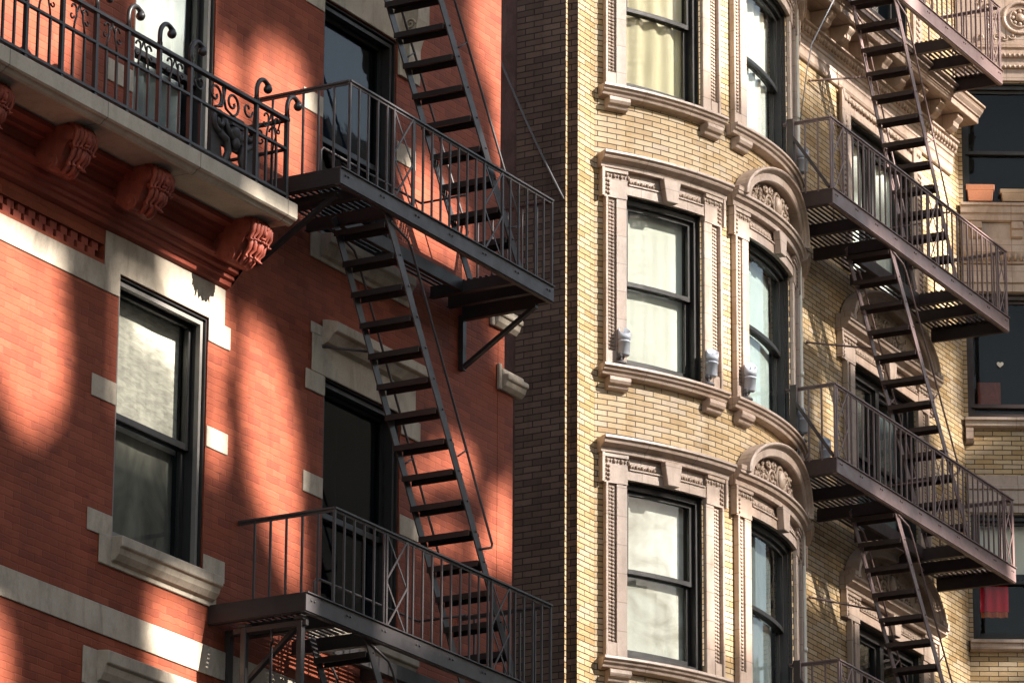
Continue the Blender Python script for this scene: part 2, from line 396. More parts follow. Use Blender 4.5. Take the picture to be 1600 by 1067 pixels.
def pane(F, u0, u1, z0, z1, o, mat, parent, n=1):
    m = MB(); m.box(F, u0, u1, o-.004, o, z0, z1, n); return m.build('pane', mat, parent)
def sheet(name, F, u0, u1, z0, z1, o, mat, parent, n=14, fold=.012, nf=5, sag=0.):
    """hanging cloth: gently folded thin solid"""
    m = MB(); k = 10; rng = random.Random(int(u0*100+z0*10)); ph = rng.uniform(0, 6)
    def row(oo):
        P = []; W = []
        for i in range(n*4+1):
            u = u0+(u1-u0)*i/(n*4); P.append([]); W.append([])
            for j in range(k+1):
                z = z0+(z1-z0)*j/k + (sag*math.sin(math.pi*i/(n*4))*(-1) if j == 0 else 0)
                f = fold*math.sin(nf*2*math.pi*(u-u0)/(u1-u0)+ph+.6*math.sin(2.1*z))
                P[-1].append(F(u, oo+f, z)); W[-1].append((u, z))
        return P, W
    for oo in (o, o-.004): m.grid(*row(oo))
    return m.build(name, mat, parent)

def window(parent, F, u0, u1, z0, z1, dep=.16, fw=.06, zm=None, mat='frame', glass='glass', n=1, blind=None, blind2=None, room='room',
           mould=None, mullion=None, rail=.05, head=None, fold=.004, nf=2, blind_z=None, label=None, ro=.5, liner=.012):
    """double-hung window set in an opening: frame (the part), sashes, panes, blind and the dim room behind as its sub-parts"""
    m = MB(); head = head or fw
    ring(m, F, u0+.002, u1-.002, z0+.002, z1-.002, fw, -dep-.06, -dep+.07, n, wt=head)
    if mullion:
        for q in mullion: m.box(F, q-.045, q+.045, -dep-.06, -dep+.075, z0+fw, z1-head)
    ring(m, F, u0+.003, u1-.003, z0+.003, z1-.003, .016, -dep+.075, -liner, n)
    w = m.build('window', mat, parent, bevel=.003)
    if label: w['label'] = label
    if mould:
        m = MB(); ring(m, F, u0+.03, u1-.03, z0+.03, z1-.03, .035, -dep+.072, -dep+.115, n); m.build('storm_frame', mould, w)
    a, b, c, d = u0+fw, u1-fw, z0+fw, z1-head
    zm = zm or (c+d)/2
    cells = [(a, b)] if not mullion else list(zip([a]+[q+.045 for q in mullion], [q-.045 for q in mullion]+[b]))
    for ca, cb in cells:
        nn = max(1, n//len(cells))
        m = MB(); ring(m, F, ca+.002, cb-.002, zm-rail*.5, d-.002, .045, -dep-.015, -dep+.025, nn, wb=rail, wt=.04); m.build('sash', mat, w, bevel=.003)
        m = MB(); ring(m, F, ca+.002, cb-.002, c+.002, zm+rail*.5-.004, .05, -dep-.058, -dep-.018, nn, wt=rail, wb=.07); m.build('sash', mat, w, bevel=.003)
        pane(F, ca+.047, cb-.047, zm+rail*.5, d-.042, -dep+.003, glass, w, nn)
        pane(F, ca+.052, cb-.052, c+.072, zm-rail*.5, -dep-.036, glass, w, nn)
    if blind: sheet('blind', F, a+.01, b-.01, blind_z[0] if blind_z else c+.02, d, -dep-.10, blind, w, fold=fold, nf=nf)
    if blind2: sheet('blind', F, a+.01, b-.01, c+.02, zm, -dep-.13, blind2, w, fold=fold, nf=nf)
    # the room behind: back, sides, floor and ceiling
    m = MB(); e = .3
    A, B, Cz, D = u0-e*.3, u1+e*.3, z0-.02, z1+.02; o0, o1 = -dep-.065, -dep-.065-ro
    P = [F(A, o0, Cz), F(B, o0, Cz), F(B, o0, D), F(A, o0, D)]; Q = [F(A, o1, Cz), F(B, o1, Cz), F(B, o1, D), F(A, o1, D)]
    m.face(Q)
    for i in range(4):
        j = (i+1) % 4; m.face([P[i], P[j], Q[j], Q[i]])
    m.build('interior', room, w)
    return w
# ================================================================== RED BUILDING
RB = thing('red_brick_building', 'red painted brick building with pale stone bands and a stone balcony', 'building', (31, 0, 0))
W1 = (30.35, 31.66, 11.68, 13.87); D2 = (33.48, 34.75, 11.68, 13.865); D1 = (33.375, 34.61, 15.13, 17.325); W0 = (30.45, 31.65, 15.02, 17.34)
WL = (30.35, 31.66, 8.2, 10.38); DL = (33.48, 34.75, 8.2, 10.38)
DEN = (26.5, 30.125, 13.925, 14.06)
m = MB()
ops = [(*W1, .2), (*D2, .2), (*D1, .2), (*W0, .2), (*WL, .2), (*DL, .2), (*DEN, .11)]
wall(m, F_red, 24, 36.49, 0, 22.5, ops)
m.face([F_red(DEN[0], -.11, DEN[2]), F_red(DEN[1], -.11, DEN[2]), F_red(DEN[1], -.11, DEN[3]), F_red(DEN[0], -.11, DEN[3])])
# party walls, back and roof close the building
m.face([(36.49, 0, 0), (36.49, 9, 0), (36.49, 9, 22.5), (36.49, 0, 22.5)], [(0, 0), (9, 0), (9, 22.5), (0, 22.5)])
m.face([(24, 0, 0), (24, 9, 0), (24, 9, 22.5), (24, 0, 22.5)], [(0, 0), (9, 0), (9, 22.5), (0, 22.5)])
m.face([(24, 9, 0), (36.49, 9, 0), (36.49, 9, 22.5), (24, 9, 22.5)], [(0, 0), (9, 0), (9, 22.5), (0, 22.5)])
m.face([(24, 0, 22.5), (36.49, 0, 22.5), (36.49, 9, 22.5), (24, 9, 22.5)])
m.build('wall', 'red_brick', RB)
# stepped pier at the right-hand corner, with its little cap stones
m = MB()
m.box(F_red, 36.47, 36.75, -.6, .003, 0, 14.58); m.box(F_red, 36.47, 36.585, -.5, .003, 14.58, 15.17)
m.build('corner_pier', 'red_brick', RB)
for (u0, u1, z) in ((36.44, 36.87, 14.56), (36.30, 36.76, 15.14)):
    m = MB(); m.prof(F_red, [(.004, z+.20), (.05, z+.20), (.055, z+.15), (.105, z+.14), (.11, z+.095), (.085, z+.08), (.07, z+.035), (.035, z), (.004, z)], u0+.05, u1)
    m.box(F_red, u0, u0+.05, .004, .04, z-.01, z+.24)
    m.build('cap_stone', 'limestone', RB, bevel=.008)
# stone bands, lintels and quoins
m = MB()
m.prism(F_red, [(26.5, 13.68), (30.345, 13.68), (30.345, 13.875), (31.655, 13.875), (31.655, 13.68), (31.985, 13.68), (31.985, 13.875), (31.89, 13.875), (31.89, 14.185), (30.13, 14.185), (30.13, 13.89), (26.5, 13.89)], .001, .012)
# the concave outline has to be cut in convex pieces
m = MB()
m.box(F_red, 26.5, 30.13, .001, .012, 13.68, 13.89); m.box(F_red, 30.13, 30.346, .001, .012, 13.68, 14.185)
m.box(F_red, 30.346, 31.656, .001, .012, 13.874, 14.185); m.box(F_red, 31.656, 31.89, .001, .012, 13.68, 14.185); m.box(F_red, 31.89, 31.985, .001, .012, 13.68, 13.876)
m.build('lintel', 'limestone', RB, bevel=.003)
m = MB(); m.box(F_red, 26.5, 36.45, .001, .014, 10.86, 11.10); m.build('stone_band', 'limestone', RB, bevel=.004)
Q = [(30.0, 30.346, 12.765, 12.95), (30.0, 30.346, 11.66, 11.845), (31.664, 31.985, 12.77, 12.95), (31.664, 31.985, 11.67, 11.855),
     (33.16, 33.476, 12.765, 12.95), (34.754, 35.08, 12.765, 12.95), (33.16, 33.476, 11.66, 11.845), (34.754, 35.08, 11.66, 11.845),
     (30.08, 30.446, 15.47, 15.66), (33.05, 33.37, 16.2, 16.39), (34.62, 34.95, 16.2, 16.39), (33.06, 33.37, 17.19, 17.40)]
for a, b, c, d in Q:
    m = MB(); m.box(F_red, a, b, .001, .011, c, d); m.build('quoin', 'limestone', RB, bevel=.004)
def hood(u0, u1, z0, z1, l0, l1, pj=.125, name='sill'):
    h = z1-z0
    m = MB()
    m.box(F_red, u0, u1, .001, .018, z0, z1)
    m.prof(F_red, [(.018, z1+.003), (pj, z1-.008), (pj, z1-h*.36), (pj-.025, z1-h*.42), (pj-.04, z1-h*.60), (.05, z1-h*.78), (.018, z1-h*.84)], l0, l1)
    return m.build(name, 'limestone', RB, bevel=.006)
hood(30.17, 31.86, 11.43, 11.68, 30.33, 31.80); hood(33.30, 34.99, 11.43, 11.68, 33.46, 34.93)
hood(30.0, 32.0, 10.42, 10.72, 30.19, 31.95, .12, 'lintel_hood'); hood(33.13, 35.13, 10.42, 10.72, 33.32, 35.08, .12, 'lintel_hood')
hood(33.2, 34.86, 14.88, 15.13, 33.36, 34.8)
# lintel over the lower door: ears, body and moulded hood
m = MB()
m.box(F_red, 33.165, 33.474, .001, .018, 13.68, 13.86); m.box(F_red, 33.26, 34.99, .001, .018, 13.86, 14.20); m.box(F_red, 34.756, 35.08, .001, .018, 13.68, 13.86)
m.prof(F_red, [(.018, 14.36), (.05, 14.355), (.17, 14.32), (.17, 14.235), (.13, 14.22), (.07, 14.15), (.018, 14.13)], 33.41, 34.95)
m.box(F_red, 33.235, 34.99, .001, .0175, 14.2, 14.30)
m.build('lintel', 'limestone', RB, bevel=.006)
# lintel over the upper door with a scrolled stone bracket
m = MB(); m.box(F_red, 33.06, 35.0, .001, .02, 17.33, 17.7); m.box(F_red, 34.62, 34.98, .001, .03, 17.02, 17.33)
m.build('lintel', 'limestone', RB, bevel=.005)
m = MB(); sp = [(.02, 17.75), (.19, 17.75), (.19, 17.55), (.17, 17.46), (.13, 17.40), (.10, 17.30), (.105, 17.20), (.09, 17.13), (.055, 17.10), (.02, 17.12)]
for x, r in ((34.66, 0), (34.86, 1)):
    q = [F_red(x, o, z) for o, z in sp]; m.face(q[::-1] if r else q, [(o, z) for o, z in (sp[::-1] if r else sp)])
for (p, q), (r, t) in zip(sp, sp[1:]+sp[:1]): m.face([F_red(34.66, p, q), F_red(34.86, p, q), F_red(34.86, r, t), F_red(34.66, r, t)])
for x in (34.652, 34.868):
    m.tube([F_red(x, .11+(.055-.045*i/16)*math.cos(i*.55), 17.50+(.055-.045*i/16)*math.sin(i*.55)) for i in range(17)], .012, 6)
    m.tube([F_red(x, .06+(.032-.024*i/14)*math.cos(i*.6), 17.165+(.032-.024*i/14)*math.sin(i*.6)) for i in range(15)], .009, 6)
m.build('scroll_bracket', 'limestone', RB, bevel=.006)
# dog-tooth dentils in their recess
m = MB()
u = 26.6
while u < DEN[1]-.06:
    m.prism(lambda a, o, z: F_red(a, o, z), [(u-.052, 13.926), (u+.052, 13.926), (u+.052, 13.99), (u-.052, 13.99)], -.108, -.012)
    m.prism(lambda a, o, z: F_red(a, o, z), [(u+.02, 13.992), (u+.11, 13.992), (u+.11, 14.058), (u+.02, 14.058)], -.108, -.022)
    u += .146
m.build('dentil_row', 'red_stone', RB)
# stepped red cornice under the balcony
m = MB()
m.prof(F_red, [(.34, 14.628), (.34, 14.585), (.26, 14.572), (.25, 14.535), (.19, 14.52), (.17, 14.47), (.15, 14.46), (.15, 14.405), (.175, 14.395), (.185, 14.365),
               (.13, 14.345), (.125, 14.31), (.085, 14.295), (.085, 14.26), (.06, 14.25), (.05, 14.21), (.004, 14.19)], 26.5, 31.91)
m.build('cornice', 'red_stone', RB)
# carved brackets carrying the slab
for nx in (28.05, 29.18, 30.27, 31.74):
    a, b = nx-.27, nx
    m = MB()
    side = [(.15, 14.625), (.52, 14.625), (.535, 14.56), (.50, 14.50), (.46, 14.47), (.42, 14.40), (.40, 14.33), (.36, 14.28), (.29, 14.265), (.24, 14.30), (.19, 14.345), (.15, 14.36)]
    n = len(side)
    m.face([F_red(a, o, z) for o, z in side], list(side)); m.face([F_red(b, o, z) for o, z in reversed(side)], list(reversed(side)))
    for i in range(n):
        (p, q), (r, s) = side[i], side[(i+1) % n]
        m.face([F_red(a, p, q), F_red(b, p, q), F_red(b, r, s), F_red(a, r, s)], [(a, q), (b, q), (b, s), (a, s)])
    m.tube([F_red(a-.018, .31, 14.335), F_red(b+.018, .31, 14.335)], .068, 14)
    m.tube([F_red(a-.03, .31, 14.335), F_red(b+.03, .31, 14.335)], .03, 10)
    m.tube([F_red(a-.012, .46, 14.545), F_red(b+.012, .46, 14.545)], .062, 14)
    c = (a+b)/2
    # two tiers of acanthus leaves curling forward, a small mask between them
    for tier, (n, sp, P, rad) in enumerate(((7, .040, [(.47, 14.622), (.545, 14.60), (.575, 14.555), (.565, 14.50), (.535, 14.462), (.548, 14.432), (.572, 14.436)], [.020, .026, .027, .024, .019, .014, .006]),
                                            (5, .046, [(.43, 14.47), (.50, 14.455), (.525, 14.415), (.51, 14.365), (.475, 14.335), (.478, 14.305), (.50, 14.298)], [.018, .026, .027, .024, .019, .014, .006]),
                                            (3, .05, [(.37, 14.35), (.43, 14.33), (.44, 14.30), (.41, 14.268), (.385, 14.262), (.37, 14.275)], [.018, .026, .028, .024, .016, .007]))):
        for k in range(n):
            f = k-(n-1)/2; sh = abs(f)/n
            m.tube([F_red(c+f*sp*(1+.16*j/len(P))+.006*math.sin(j*1.9+k*2.3), o-.05*sh, z-.012*sh*j*.5+.006*math.sin(k*1.7+tier)) for j, (o, z) in enumerate(P)], [r*(1-.25*sh) for r in rad], 7)
    for du in (-.03, .03): m.ball(F_red, c+du, .578, 14.545, .014, .014, .012, 7, 5)
    m.ball(F_red, c, .575, 14.50, .02, .026, .034, 8, 6); m.ball(F_red, c, .556, 14.455, .034, .024, .014, 8, 5)
    m.build('carved_bracket', 'dark_red', RB)
# the balcony slab with its moulded edge
m = MB()
m.prof(F_red, [(.004, 14.80), (.75, 14.80), (.75, 14.668), (.735, 14.655), (.72, 14.655), (.695, 14.63), (.675, 14.618), (.66, 14.618), (.645, 14.632), (.60, 14.634), (.342, 14.634), (.004, 14.634)], 26.5, 31.83)
m.build('balcony_slab', 'slab_stone', RB, bevel=.006)
# windows
window(RB, F_red, *W1, dep=.15, fw=.05, zm=12.755, mat='frame', glass='glass_wavy', blind='reflect_upper', blind_z=(12.70, 0), blind2='reflect_lower', mould='alu', fold=.003, rail=.055, room='room')  # both cloths in this window carry painted reflections
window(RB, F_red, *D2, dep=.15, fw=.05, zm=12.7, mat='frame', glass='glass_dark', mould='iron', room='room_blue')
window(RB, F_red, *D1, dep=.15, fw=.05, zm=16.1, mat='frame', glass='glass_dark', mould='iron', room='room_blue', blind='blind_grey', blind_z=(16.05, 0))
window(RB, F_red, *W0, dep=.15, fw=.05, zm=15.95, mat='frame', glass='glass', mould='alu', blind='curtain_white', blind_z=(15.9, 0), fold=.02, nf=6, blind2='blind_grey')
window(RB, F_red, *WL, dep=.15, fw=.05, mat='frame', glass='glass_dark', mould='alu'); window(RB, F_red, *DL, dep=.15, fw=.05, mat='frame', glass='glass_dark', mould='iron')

# ================================================================== BALCONY RAILING
BRL = thing('balcony_railing', 'wrought iron balcony railing with scrolls and hooked posts on the pale slab', 'railing', (30, -.68, 14.80))
y0 = .68; zt, zmid, zb = 15.53, 15.27, 14.865
def hook(u, o, zbase, side):
    m = MB()
    m.bar(F_red(u, o, 14.80), F_red(u, o, zbase), .034, .034, (0, 1, 0))
    P = [(u+.105-.105*math.cos(R_(k*12)), zbase+.055+.13*math.sin(R_(k*12))) for k in range(1, 11)]
    P += [(u+.175, zbase+.155), (u+.178, zbase+.13)]
    pts = [F_red(u, o, zbase-.03), F_red(u, o, zbase+.045)]+[F_red(q, o, z) for q, z in P]
    m.tube(pts, [.020]*4+[.0205]*(len(pts)-7)+[.023, .027, .029], 9)
    m.ball(F_red, u+.168, o, zbase+.125, 0.039, .039, .039, 12, 8)
    m.build('hooked_post', 'iron_rail', BRL)
posts = [26.65, 27.1, 27.55, 28.0, 28.48, 28.94, 29.38, 29.83, 30.28, 31.27, 31.74]
for p in posts: hook(p, y0, zt+.05, 1)
def rail(name, z, w, h):
    m = MB(); m.bar(F_red(26.5, y0, z), F_red(31.755, y0, z), w, h); return m.build(name, 'iron_rail', BRL)
rail('top_rail', zt, .05, .026); rail('middle_rail', zmid, .032, .02); rail('bottom_rail', zb, .045, .022)
for z, w, h in ((zt, .045, .024), (zmid, .03, .02), (zb, .04, .022)):
    m = MB(); m.bar(F_red(31.74, y0, z), F_red(31.74, .004, z), w, h); m.build('return_rail', 'iron_rail', BRL)
def spiral(F, cu, o, cz, r0, r1, a0, a1, n=22):
    return [F(cu+(r0+(r1-r0)*i/n)*math.cos(a0+(a1-a0)*i/n), o, cz+(r0+(r1-r0)*i/n)*math.sin(a0+(a1-a0)*i/n)) for i in range(n+1)]
def baluster(F, u, o, s):
    """thin bar that bends aside above the middle rail and ends in a curl under the top rail"""
    m = MB()
    m.bar(F(u, o, zb), F(u, o, zmid+.01), .019, .019, (0, 1, 0))
    P = [F(u, o, zmid), F(u+s*.012, o, zmid+.07), F(u+s*.034, o, zmid+.13), F(u+s*.03, o, zmid+.175)]
    P += spiral(F, u+s*.0, o, zmid+.185, .034, .034, 0 if s > 0 else math.pi, math.pi if s > 0 else 0, 6)[1:]
    m.tube(P, .0095, 6)
    m.tube(spiral(F, u-s*.028, o, zmid+.12, .030, .010, 0 if s > 0 else math.pi, (-1.5*math.pi) if s > 0 else 2.5*math.pi, 14), .008, 6)
    m.tube([F(u+s*.03, o, zmid+.16), F(u+s*.055, o, zmid+.19), F(u+s*.07, o, zt-.02)], .008, 6)
    return m.build('baluster', 'iron_rail', BRL)
for a, b in zip(posts[:-1], posts[1:]):
    if b-a > .7: continue
    g = (b-a)/3; baluster(F_red, a+g, y0, 1); baluster(F_red, a+2*g, y0, -1)
def F_ret(u, o, z): return (31.74, -u, z)
for u, s in ((.54, 1), (.40, -1), (.26, 1), (.12, -1)): baluster(F_ret, u, 0, s)
# the wide bay: heart scrolls over plain bars
for u in (30.44, 31.12):
    m = MB(); m.bar(F_red(u, y0, zb), F_red(u, y0, zmid), .022, .022, (0, 1, 0)); m.build('baluster', 'iron_rail', BRL)
for s in (-1, 1):
    m = MB(); c = 30.78+s*.13
    m.tube(spiral(F_red, c, y0, zmid+.135, .105, .022, -.5*math.pi, (-.5-2.6*s*1.0)*math.pi if s < 0 else (-.5+2.6)*math.pi, 40), .0115, 7)
    m.tube([F_red(c, y0, zmid+.03), F_red(30.78+s*.03, y0, zmid+.06), F_red(30.78, y0, zmid+.14), F_red(30.78-s*.02, y0, zt-.02)], .0115, 7)
    m.tube(spiral(F_red, 30.78+s*.36, y0, zmid+.16, .075, .018, (.5+.5*s)*math.pi+math.pi, (.5+.5*s)*math.pi+math.pi-s*1.9*math.pi, 26), .010, 7)
    m.build('scroll', 'iron_rail', BRL)
# cast iron scrollwork panel standing on the slab behind the wide bay
CIP = MB(); o0, o1 = .40, .43
def pf(u, o, z): return F_red(u, o, z)
for poly in ([(30.98, 14.80), (31.06, 14.80), (31.06, 15.42), (30.98, 15.45)], [(31.54, 14.80), (31.62, 14.80), (31.62, 15.36), (31.54, 15.34)],
             [(31.06, 14.80), (31.54, 14.80), (31.54, 14.87), (31.06, 14.87)], [(31.06, 14.93), (31.54, 14.93), (31.54, 15.06), (31.06, 15.06)],
             [(31.06, 15.06), (31.15, 15.06), (31.13, 15.17), (31.06, 15.21)], [(31.54, 15.06), (31.45, 15.06), (31.47, 15.17), (31.54, 15.21)],
             [(31.06, 15.21), (31.13, 15.17), (31.47, 15.17), (31.54, 15.21), (31.54, 15.34), (31.38, 15.30), (31.22, 15.32), (31.06, 15.42)]):
    CIP.prism(pf, poly, o0, o1)
for s, c in ((-1, 31.08), (1, 31.53)):
    CIP.tube(spiral(pf, c, o1+.01, 15.36, .10, .02, -.5*math.pi-s*.2, -.5*math.pi-s*.2+s*2.6*math.pi, 34), .026, 8)
    CIP.tube([pf(c-s*.0, o1+.012, 15.26), pf(c-s*.10, o1+.016, 15.22), pf(c-s*.13, o1+.02, 15.12), pf(c-s*.05, o1+.016, 14.98), pf(c-s*.06, o1+.01, 14.86)], [.03, .034, .032, .026, .02], 8)
    CIP.tube([pf(31.305, o1+.02, 15.24), pf(31.305+s*.10, o1+.02, 15.30), pf(31.305+s*.15, o1+.02, 15.40)], [.03, .028, .018], 8)
CIP.box(pf, 31.22, 31.40, o0-.01, o1+.05, 15.36, 15.44)
CIP.ball(pf, 31.305, o1+.02, 15.31, .085, .04, .07, 12, 8); CIP.ball(pf, 31.305, o1+.03, 15.22, .05, .035, .06, 10, 7)
tag(CIP.build('iron_panel', 'iron_grey', None), 'black cast iron scrollwork panel standing behind the balcony railing near its corner', 'iron panel')
# ================================================================== FIRE ESCAPES
def landing(F, u0, u1, o1, zt, opening, label, group, mats, bh=.15, rail_u0=None, rail_h=.84, lattices=(), brackets=(), left_wall=True, side_o=0., guard=None, midlat=False, bar_s=.155, joists=None):
    mi, mr = mats
    T = thing('fire_escape_landing', label, 'fire escape landing', F(u0, 0, zt), group)
    ua, ub, oa = opening
    zb = zt-bh
    # front beam: a channel with its two flanges and pairs of bolt heads
    m = MB(); m.box(F, u0, u1, o1-.012, o1, zb, zt); m.box(F, u0, u1, o1-.055, o1+.016, zt, zt+.012); m.box(F, u0, u1, o1-.055, o1-.012, zb-.010, zb)
    B = m.build('front_beam', mr, T, bevel=.002)
    m = MB()
    n = int((u1-u0)/.55)
    for i in range(n+1):
        u = u0+.10+(u1-u0-.2)*i/n
        for du in (-.025, .025): m.ball(F, u+du, o1+.001, zt-.05, .012, .012, .012, 6, 4)
    m.build('bolts', mr, B)
    for u, s in ((u0, 1), (u1, -1)):
        m = MB(); m.box(F, min(u, u+s*.012), max(u, u+s*.012), side_o, o1-.013, zb, zt); m.box(F, min(u, u+s*.055), max(u, u+s*.055), side_o, o1-.056, zt-.001, zt+.010); m.box(F, min(u+s*.012, u+s*.055), max(u+s*.012, u+s*.055), side_o, o1-.056, zb-.009, zb)
        m.build('end_beam', mi, T)
    m = MB(); m.box(F, ua, ub, oa-.012, oa, zb+.01, zt-.012); m.box(F, ua, ub, oa-.05, oa-.012, zb+.01, zb+.02); m.build('inner_beam', mi, T)
    js = joists or [ua, ub, u0+(ua-u0)*.45, ub+(u1-ub)*.5]
    for u in js:
        m = MB(); oo = o1-.058
        m.box(F, u-.006, u+.006, max(side_o, .03), oo, zb+.004, zt-.026); m.box(F, u-.03, u+.03, max(side_o, .03), oo, zb-.004, zb+.004)
        m.build('joist', mi, T)
    um = (ua+ub)/2
    m = MB(); m.box(F, um-.006, um+.006, max(side_o, .03), oa-.014, zb+.01, zt-.026); m.build('joist', mi, T)
    # grating of flat bars along the wall with gaps, laid round the stair opening
    m = MB(); o = max(side_o, .05)
    k = 0
    while o < o1-.07:
        segs = [(u0+.02, u1-.02)] if o < oa-.03 else [(u0+.02, ua), (ub, u1-.02)]
        for a, b in segs: m.box(F, a, b, o, o+.030, zt-.018, zt-.010)
        o += .060; k += 1
    m.build('grating', mi, T)
    # railing
    ru = u0 if rail_u0 is None else rail_u0; ro = o1-.02; zr = zt+rail_h
    RL = node('railing', T)
    m = MB(); m.bar(F(ru-.012, ro, zr), F(u1, ro, zr), .042, .016); m.bar(F(ru-.012, ro, zr-.016), F(u1, ro, zr-.016), .010, .03)
    m.build('top_rail', mr, RL)
    for u in (ru, u1-.012):
        m = MB(); m.bar(F(u, ro, zr), F(u, side_o, zr), .04, .016); m.bar(F(u, ro, zr-.016), F(u, side_o, zr-.016), .010, .03); m.build('end_rail', mr, RL)
    lat = [(a, b) for a, b in lattices]
    n = int(round((u1-ru)/bar_s)); first = None
    for i in range(n+1):
        u = ru+(u1-.012-ru)*i/n
        if any(a-.02 < u < b+.02 for a, b in lat): continue
        m = MB(); w = .022 if i in (0, n) else .0165
        m.bar(F(u, ro, zt), F(u, ro, zr-.01), w, w, (0, 1, 0)); m.build('baluster', mr, RL)
    for u in (ru, u1-.012):
        o = ro-bar_s
        while o > side_o+.05:
            m = MB(); m.bar(F(u, o, zt-.01), F(u, o, zr-.01), .0165, .0165, (0, 1, 0)); m.build('baluster', mr, RL); o -= bar_s
    for a, b in lat:
        m = MB()
        for u in (a, b): m.bar(F(u, ro, zt), F(u, ro, zr-.01), .024, .02, (0, 1, 0))
        h = (zr-zt)/2
        for k in range(2):
            za, zc = zt+k*h, zt+(k+1)*h
            m.bar(F(a, ro+.008, za), F(b, ro+.008, zc), .006, .018, (0, 0, 1)); m.bar(F(b, ro-.004, za), F(a, ro-.004, zc), .006, .018, (0, 0, 1))
            c = (a+b)/2
        for za, zc in ((zt, zt+h*.5), (zr-h*.5, zr-.01)): pass
        m.build('lattice', mr, RL)
    if guard:
        ga, gb, go, gz = guard
        m = MB(); m.tube([F(ga, go, zt-.01), F(ga, go, gz-.04), F(ga+.04, go, gz), F(gb-.04, go, gz), F(gb, go, gz)], .011, 8)
        m.tube([F(gb, go, gz), F(gb, o1-.08, gz)], .011, 8); m.build('guard_rail', mr, T)
    for u, drop, reach in brackets:
        m = MB(); m.box(F, u-.03, u+.03, side_o+.002, side_o+.05, zb-drop, zb-.002); m.box(F, u-.028, u+.028, side_o+.05, reach, zb-.05, zb-.006)
        m.bar(F(u, side_o+.03, zb-drop+.02), F(u, reach-.02, zb-.03), .05, .032); m.build('bracket', mi, T)
    return T

def stair(F, ua, za, ub, zb, o0, o1, label, group, mats, rise=.235, hand=(.3, .3), strut=None, width=.088, first=.35, skip_top=0, rails=True):
    """steep open stair running down along the wall from (ua, za) to (ub, zb)"""
    mi, mr = mats
    T = thing('fire_escape_stair', label, 'fire escape stair', F(ub, (o0+o1)/2, zb), group)
    L = math.hypot(ub-ua, zb-za); du, dz = (ub-ua)/L, (zb-za)/L; nu, nz = -dz, du      # normal pointing up and outward
    for o in (o0, o1):
        m = MB(); s = .012; hw = width/2
        a = o-s/2; b = o+s/2
        m.prism(F, [(ua-nu*hw, za-nz*hw), (ub-nu*hw, zb-nz*hw), (ub+nu*hw, zb+nz*hw), (ua+nu*hw, za+nz*hw)], a, b)
        n = int(abs(zb-za)/rise)
        for i in range(n):
            t = (first+i)*rise/abs(zb-za)
            if t > 1: break
            u, z = ua+(ub-ua)*t, za+(zb-za)*t
            m.ball(F, u+.015, b+.002 if o == o1 else a-.002, z+.012, .011, .011, .011, 6, 4)
        m.build('stringer', mr, T)
    n = int(abs(zb-za)/rise)+1
    for i in range(skip_top, n):
        t = (first+i)*rise/abs(zb-za)
        if t > .985: break
        u, z = ua+(ub-ua)*t, za+(zb-za)*t
        m = MB(); a, b = u-.085, u+.085
        for q in range(4):
            x = a+.012+q*.039; m.box(F, x, x+.028, o0+.007, o1-.007, z-.006, z+.006)
        m.box(F, a, a+.009, o0+.007, o1-.007, z-.045, z+.006); m.box(F, b-.003, b+.006, o0+.007, o1-.007, z-.045, z+.006)
        m.build('step', mi, T)
    if rails:
        for o, e in ((o0, -.012), (o1, .012)):
            h = .40
            P = [(ua+du*.10, za+dz*.10), (ua+du*.16+.12, za+dz*.16+.05), (ua+.30*1+du*.3, za+dz*.3+.12)]
            q0 = (ua+du*.45+nu*.225, za+dz*.45+nz*.225); q1 = (ub-du*hand[1]+nu*.225, zb-dz*hand[1]+nz*.225); q2 = (ub-du*(hand[1]+.05), zb-dz*(hand[1]+.05))
            pts = [F(ua+du*.12, o+e, za+dz*.12), F(q0[0]-du*.10-nu*.02, o+e, q0[1]-dz*.10-nz*.02), F(q0[0], o+e, q0[1]), F((q0[0]+q1[0])/2, o+e, (q0[1]+q1[1])/2), F(q1[0]-du*.02, o+e, q1[1]-dz*.02), F(q1[0]-nu*.03, o+e, q1[1]-nz*.03), F(*((q2[0]), o+e, q2[1]))]
            m = MB(); m.tube(pts, .0115, 8)
            t = .52; mu, mz = ua+(ub-ua)*t, za+(zb-za)*t
            m.tube([F(mu+nu*.05, o+e, mz+nz*.05), F(mu+nu*.225, o+e, mz+nz*.225)], .008, 6)
            m.build('handrail', mr, T)
    if strut:
        t, wall_o, end_u, end_z = strut; mu, mz = ua+(ub-ua)*t, za+(zb-za)*t
        m = MB(); m.tube([F(mu, o0, mz), F(end_u, wall_o, end_z)], .012, 8); m.ball(F, end_u, wall_o+.01, end_z, .02, .02, .02, 6, 4); m.build('wall_strut', mr, T)
    return T

RG1, RG2 = 'fire escape landings on the red building', 'fire escape stairs on the red building'
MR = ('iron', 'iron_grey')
landing(F_red, 32.17, 35.83, .95, 15.20, (33.1, 35.2, .37), 'black iron landing at the upper red wall window, beside the stone balcony', RG1, MR, bh=.135, rail_u0=32.33, rail_h=.83,
        lattices=((33.05, 33.37), (34.60, 34.92)), brackets=((35.78, .52, .80), (32.35, .52, .80)), guard=(32.72, 34.4, .40, 15.66))
landing(F_red, 32.17, 35.83, .95, 18.97, (33.1, 35.2, .37), 'black iron landing above the upper red wall window, only its bracket in view', RG1, MR, bh=.135, rail_u0=32.33, rail_h=.83, brackets=((35.78, .62, .80), (32.35, .52, .80)))
landing(F_red, 31.76, 35.83, .95, 11.43, (33.0, 35.2, .37), 'black iron fire escape landing with two hanging posts, lowest on the red building', RG1, MR, bh=.145, rail_u0=32.2, rail_h=.82,
        lattices=((33.03, 33.36), (34.78, 35.09)), brackets=((32.05, .62, .72), (35.5, .52, .80)), guard=(32.75, 34.45, .40, 11.86))
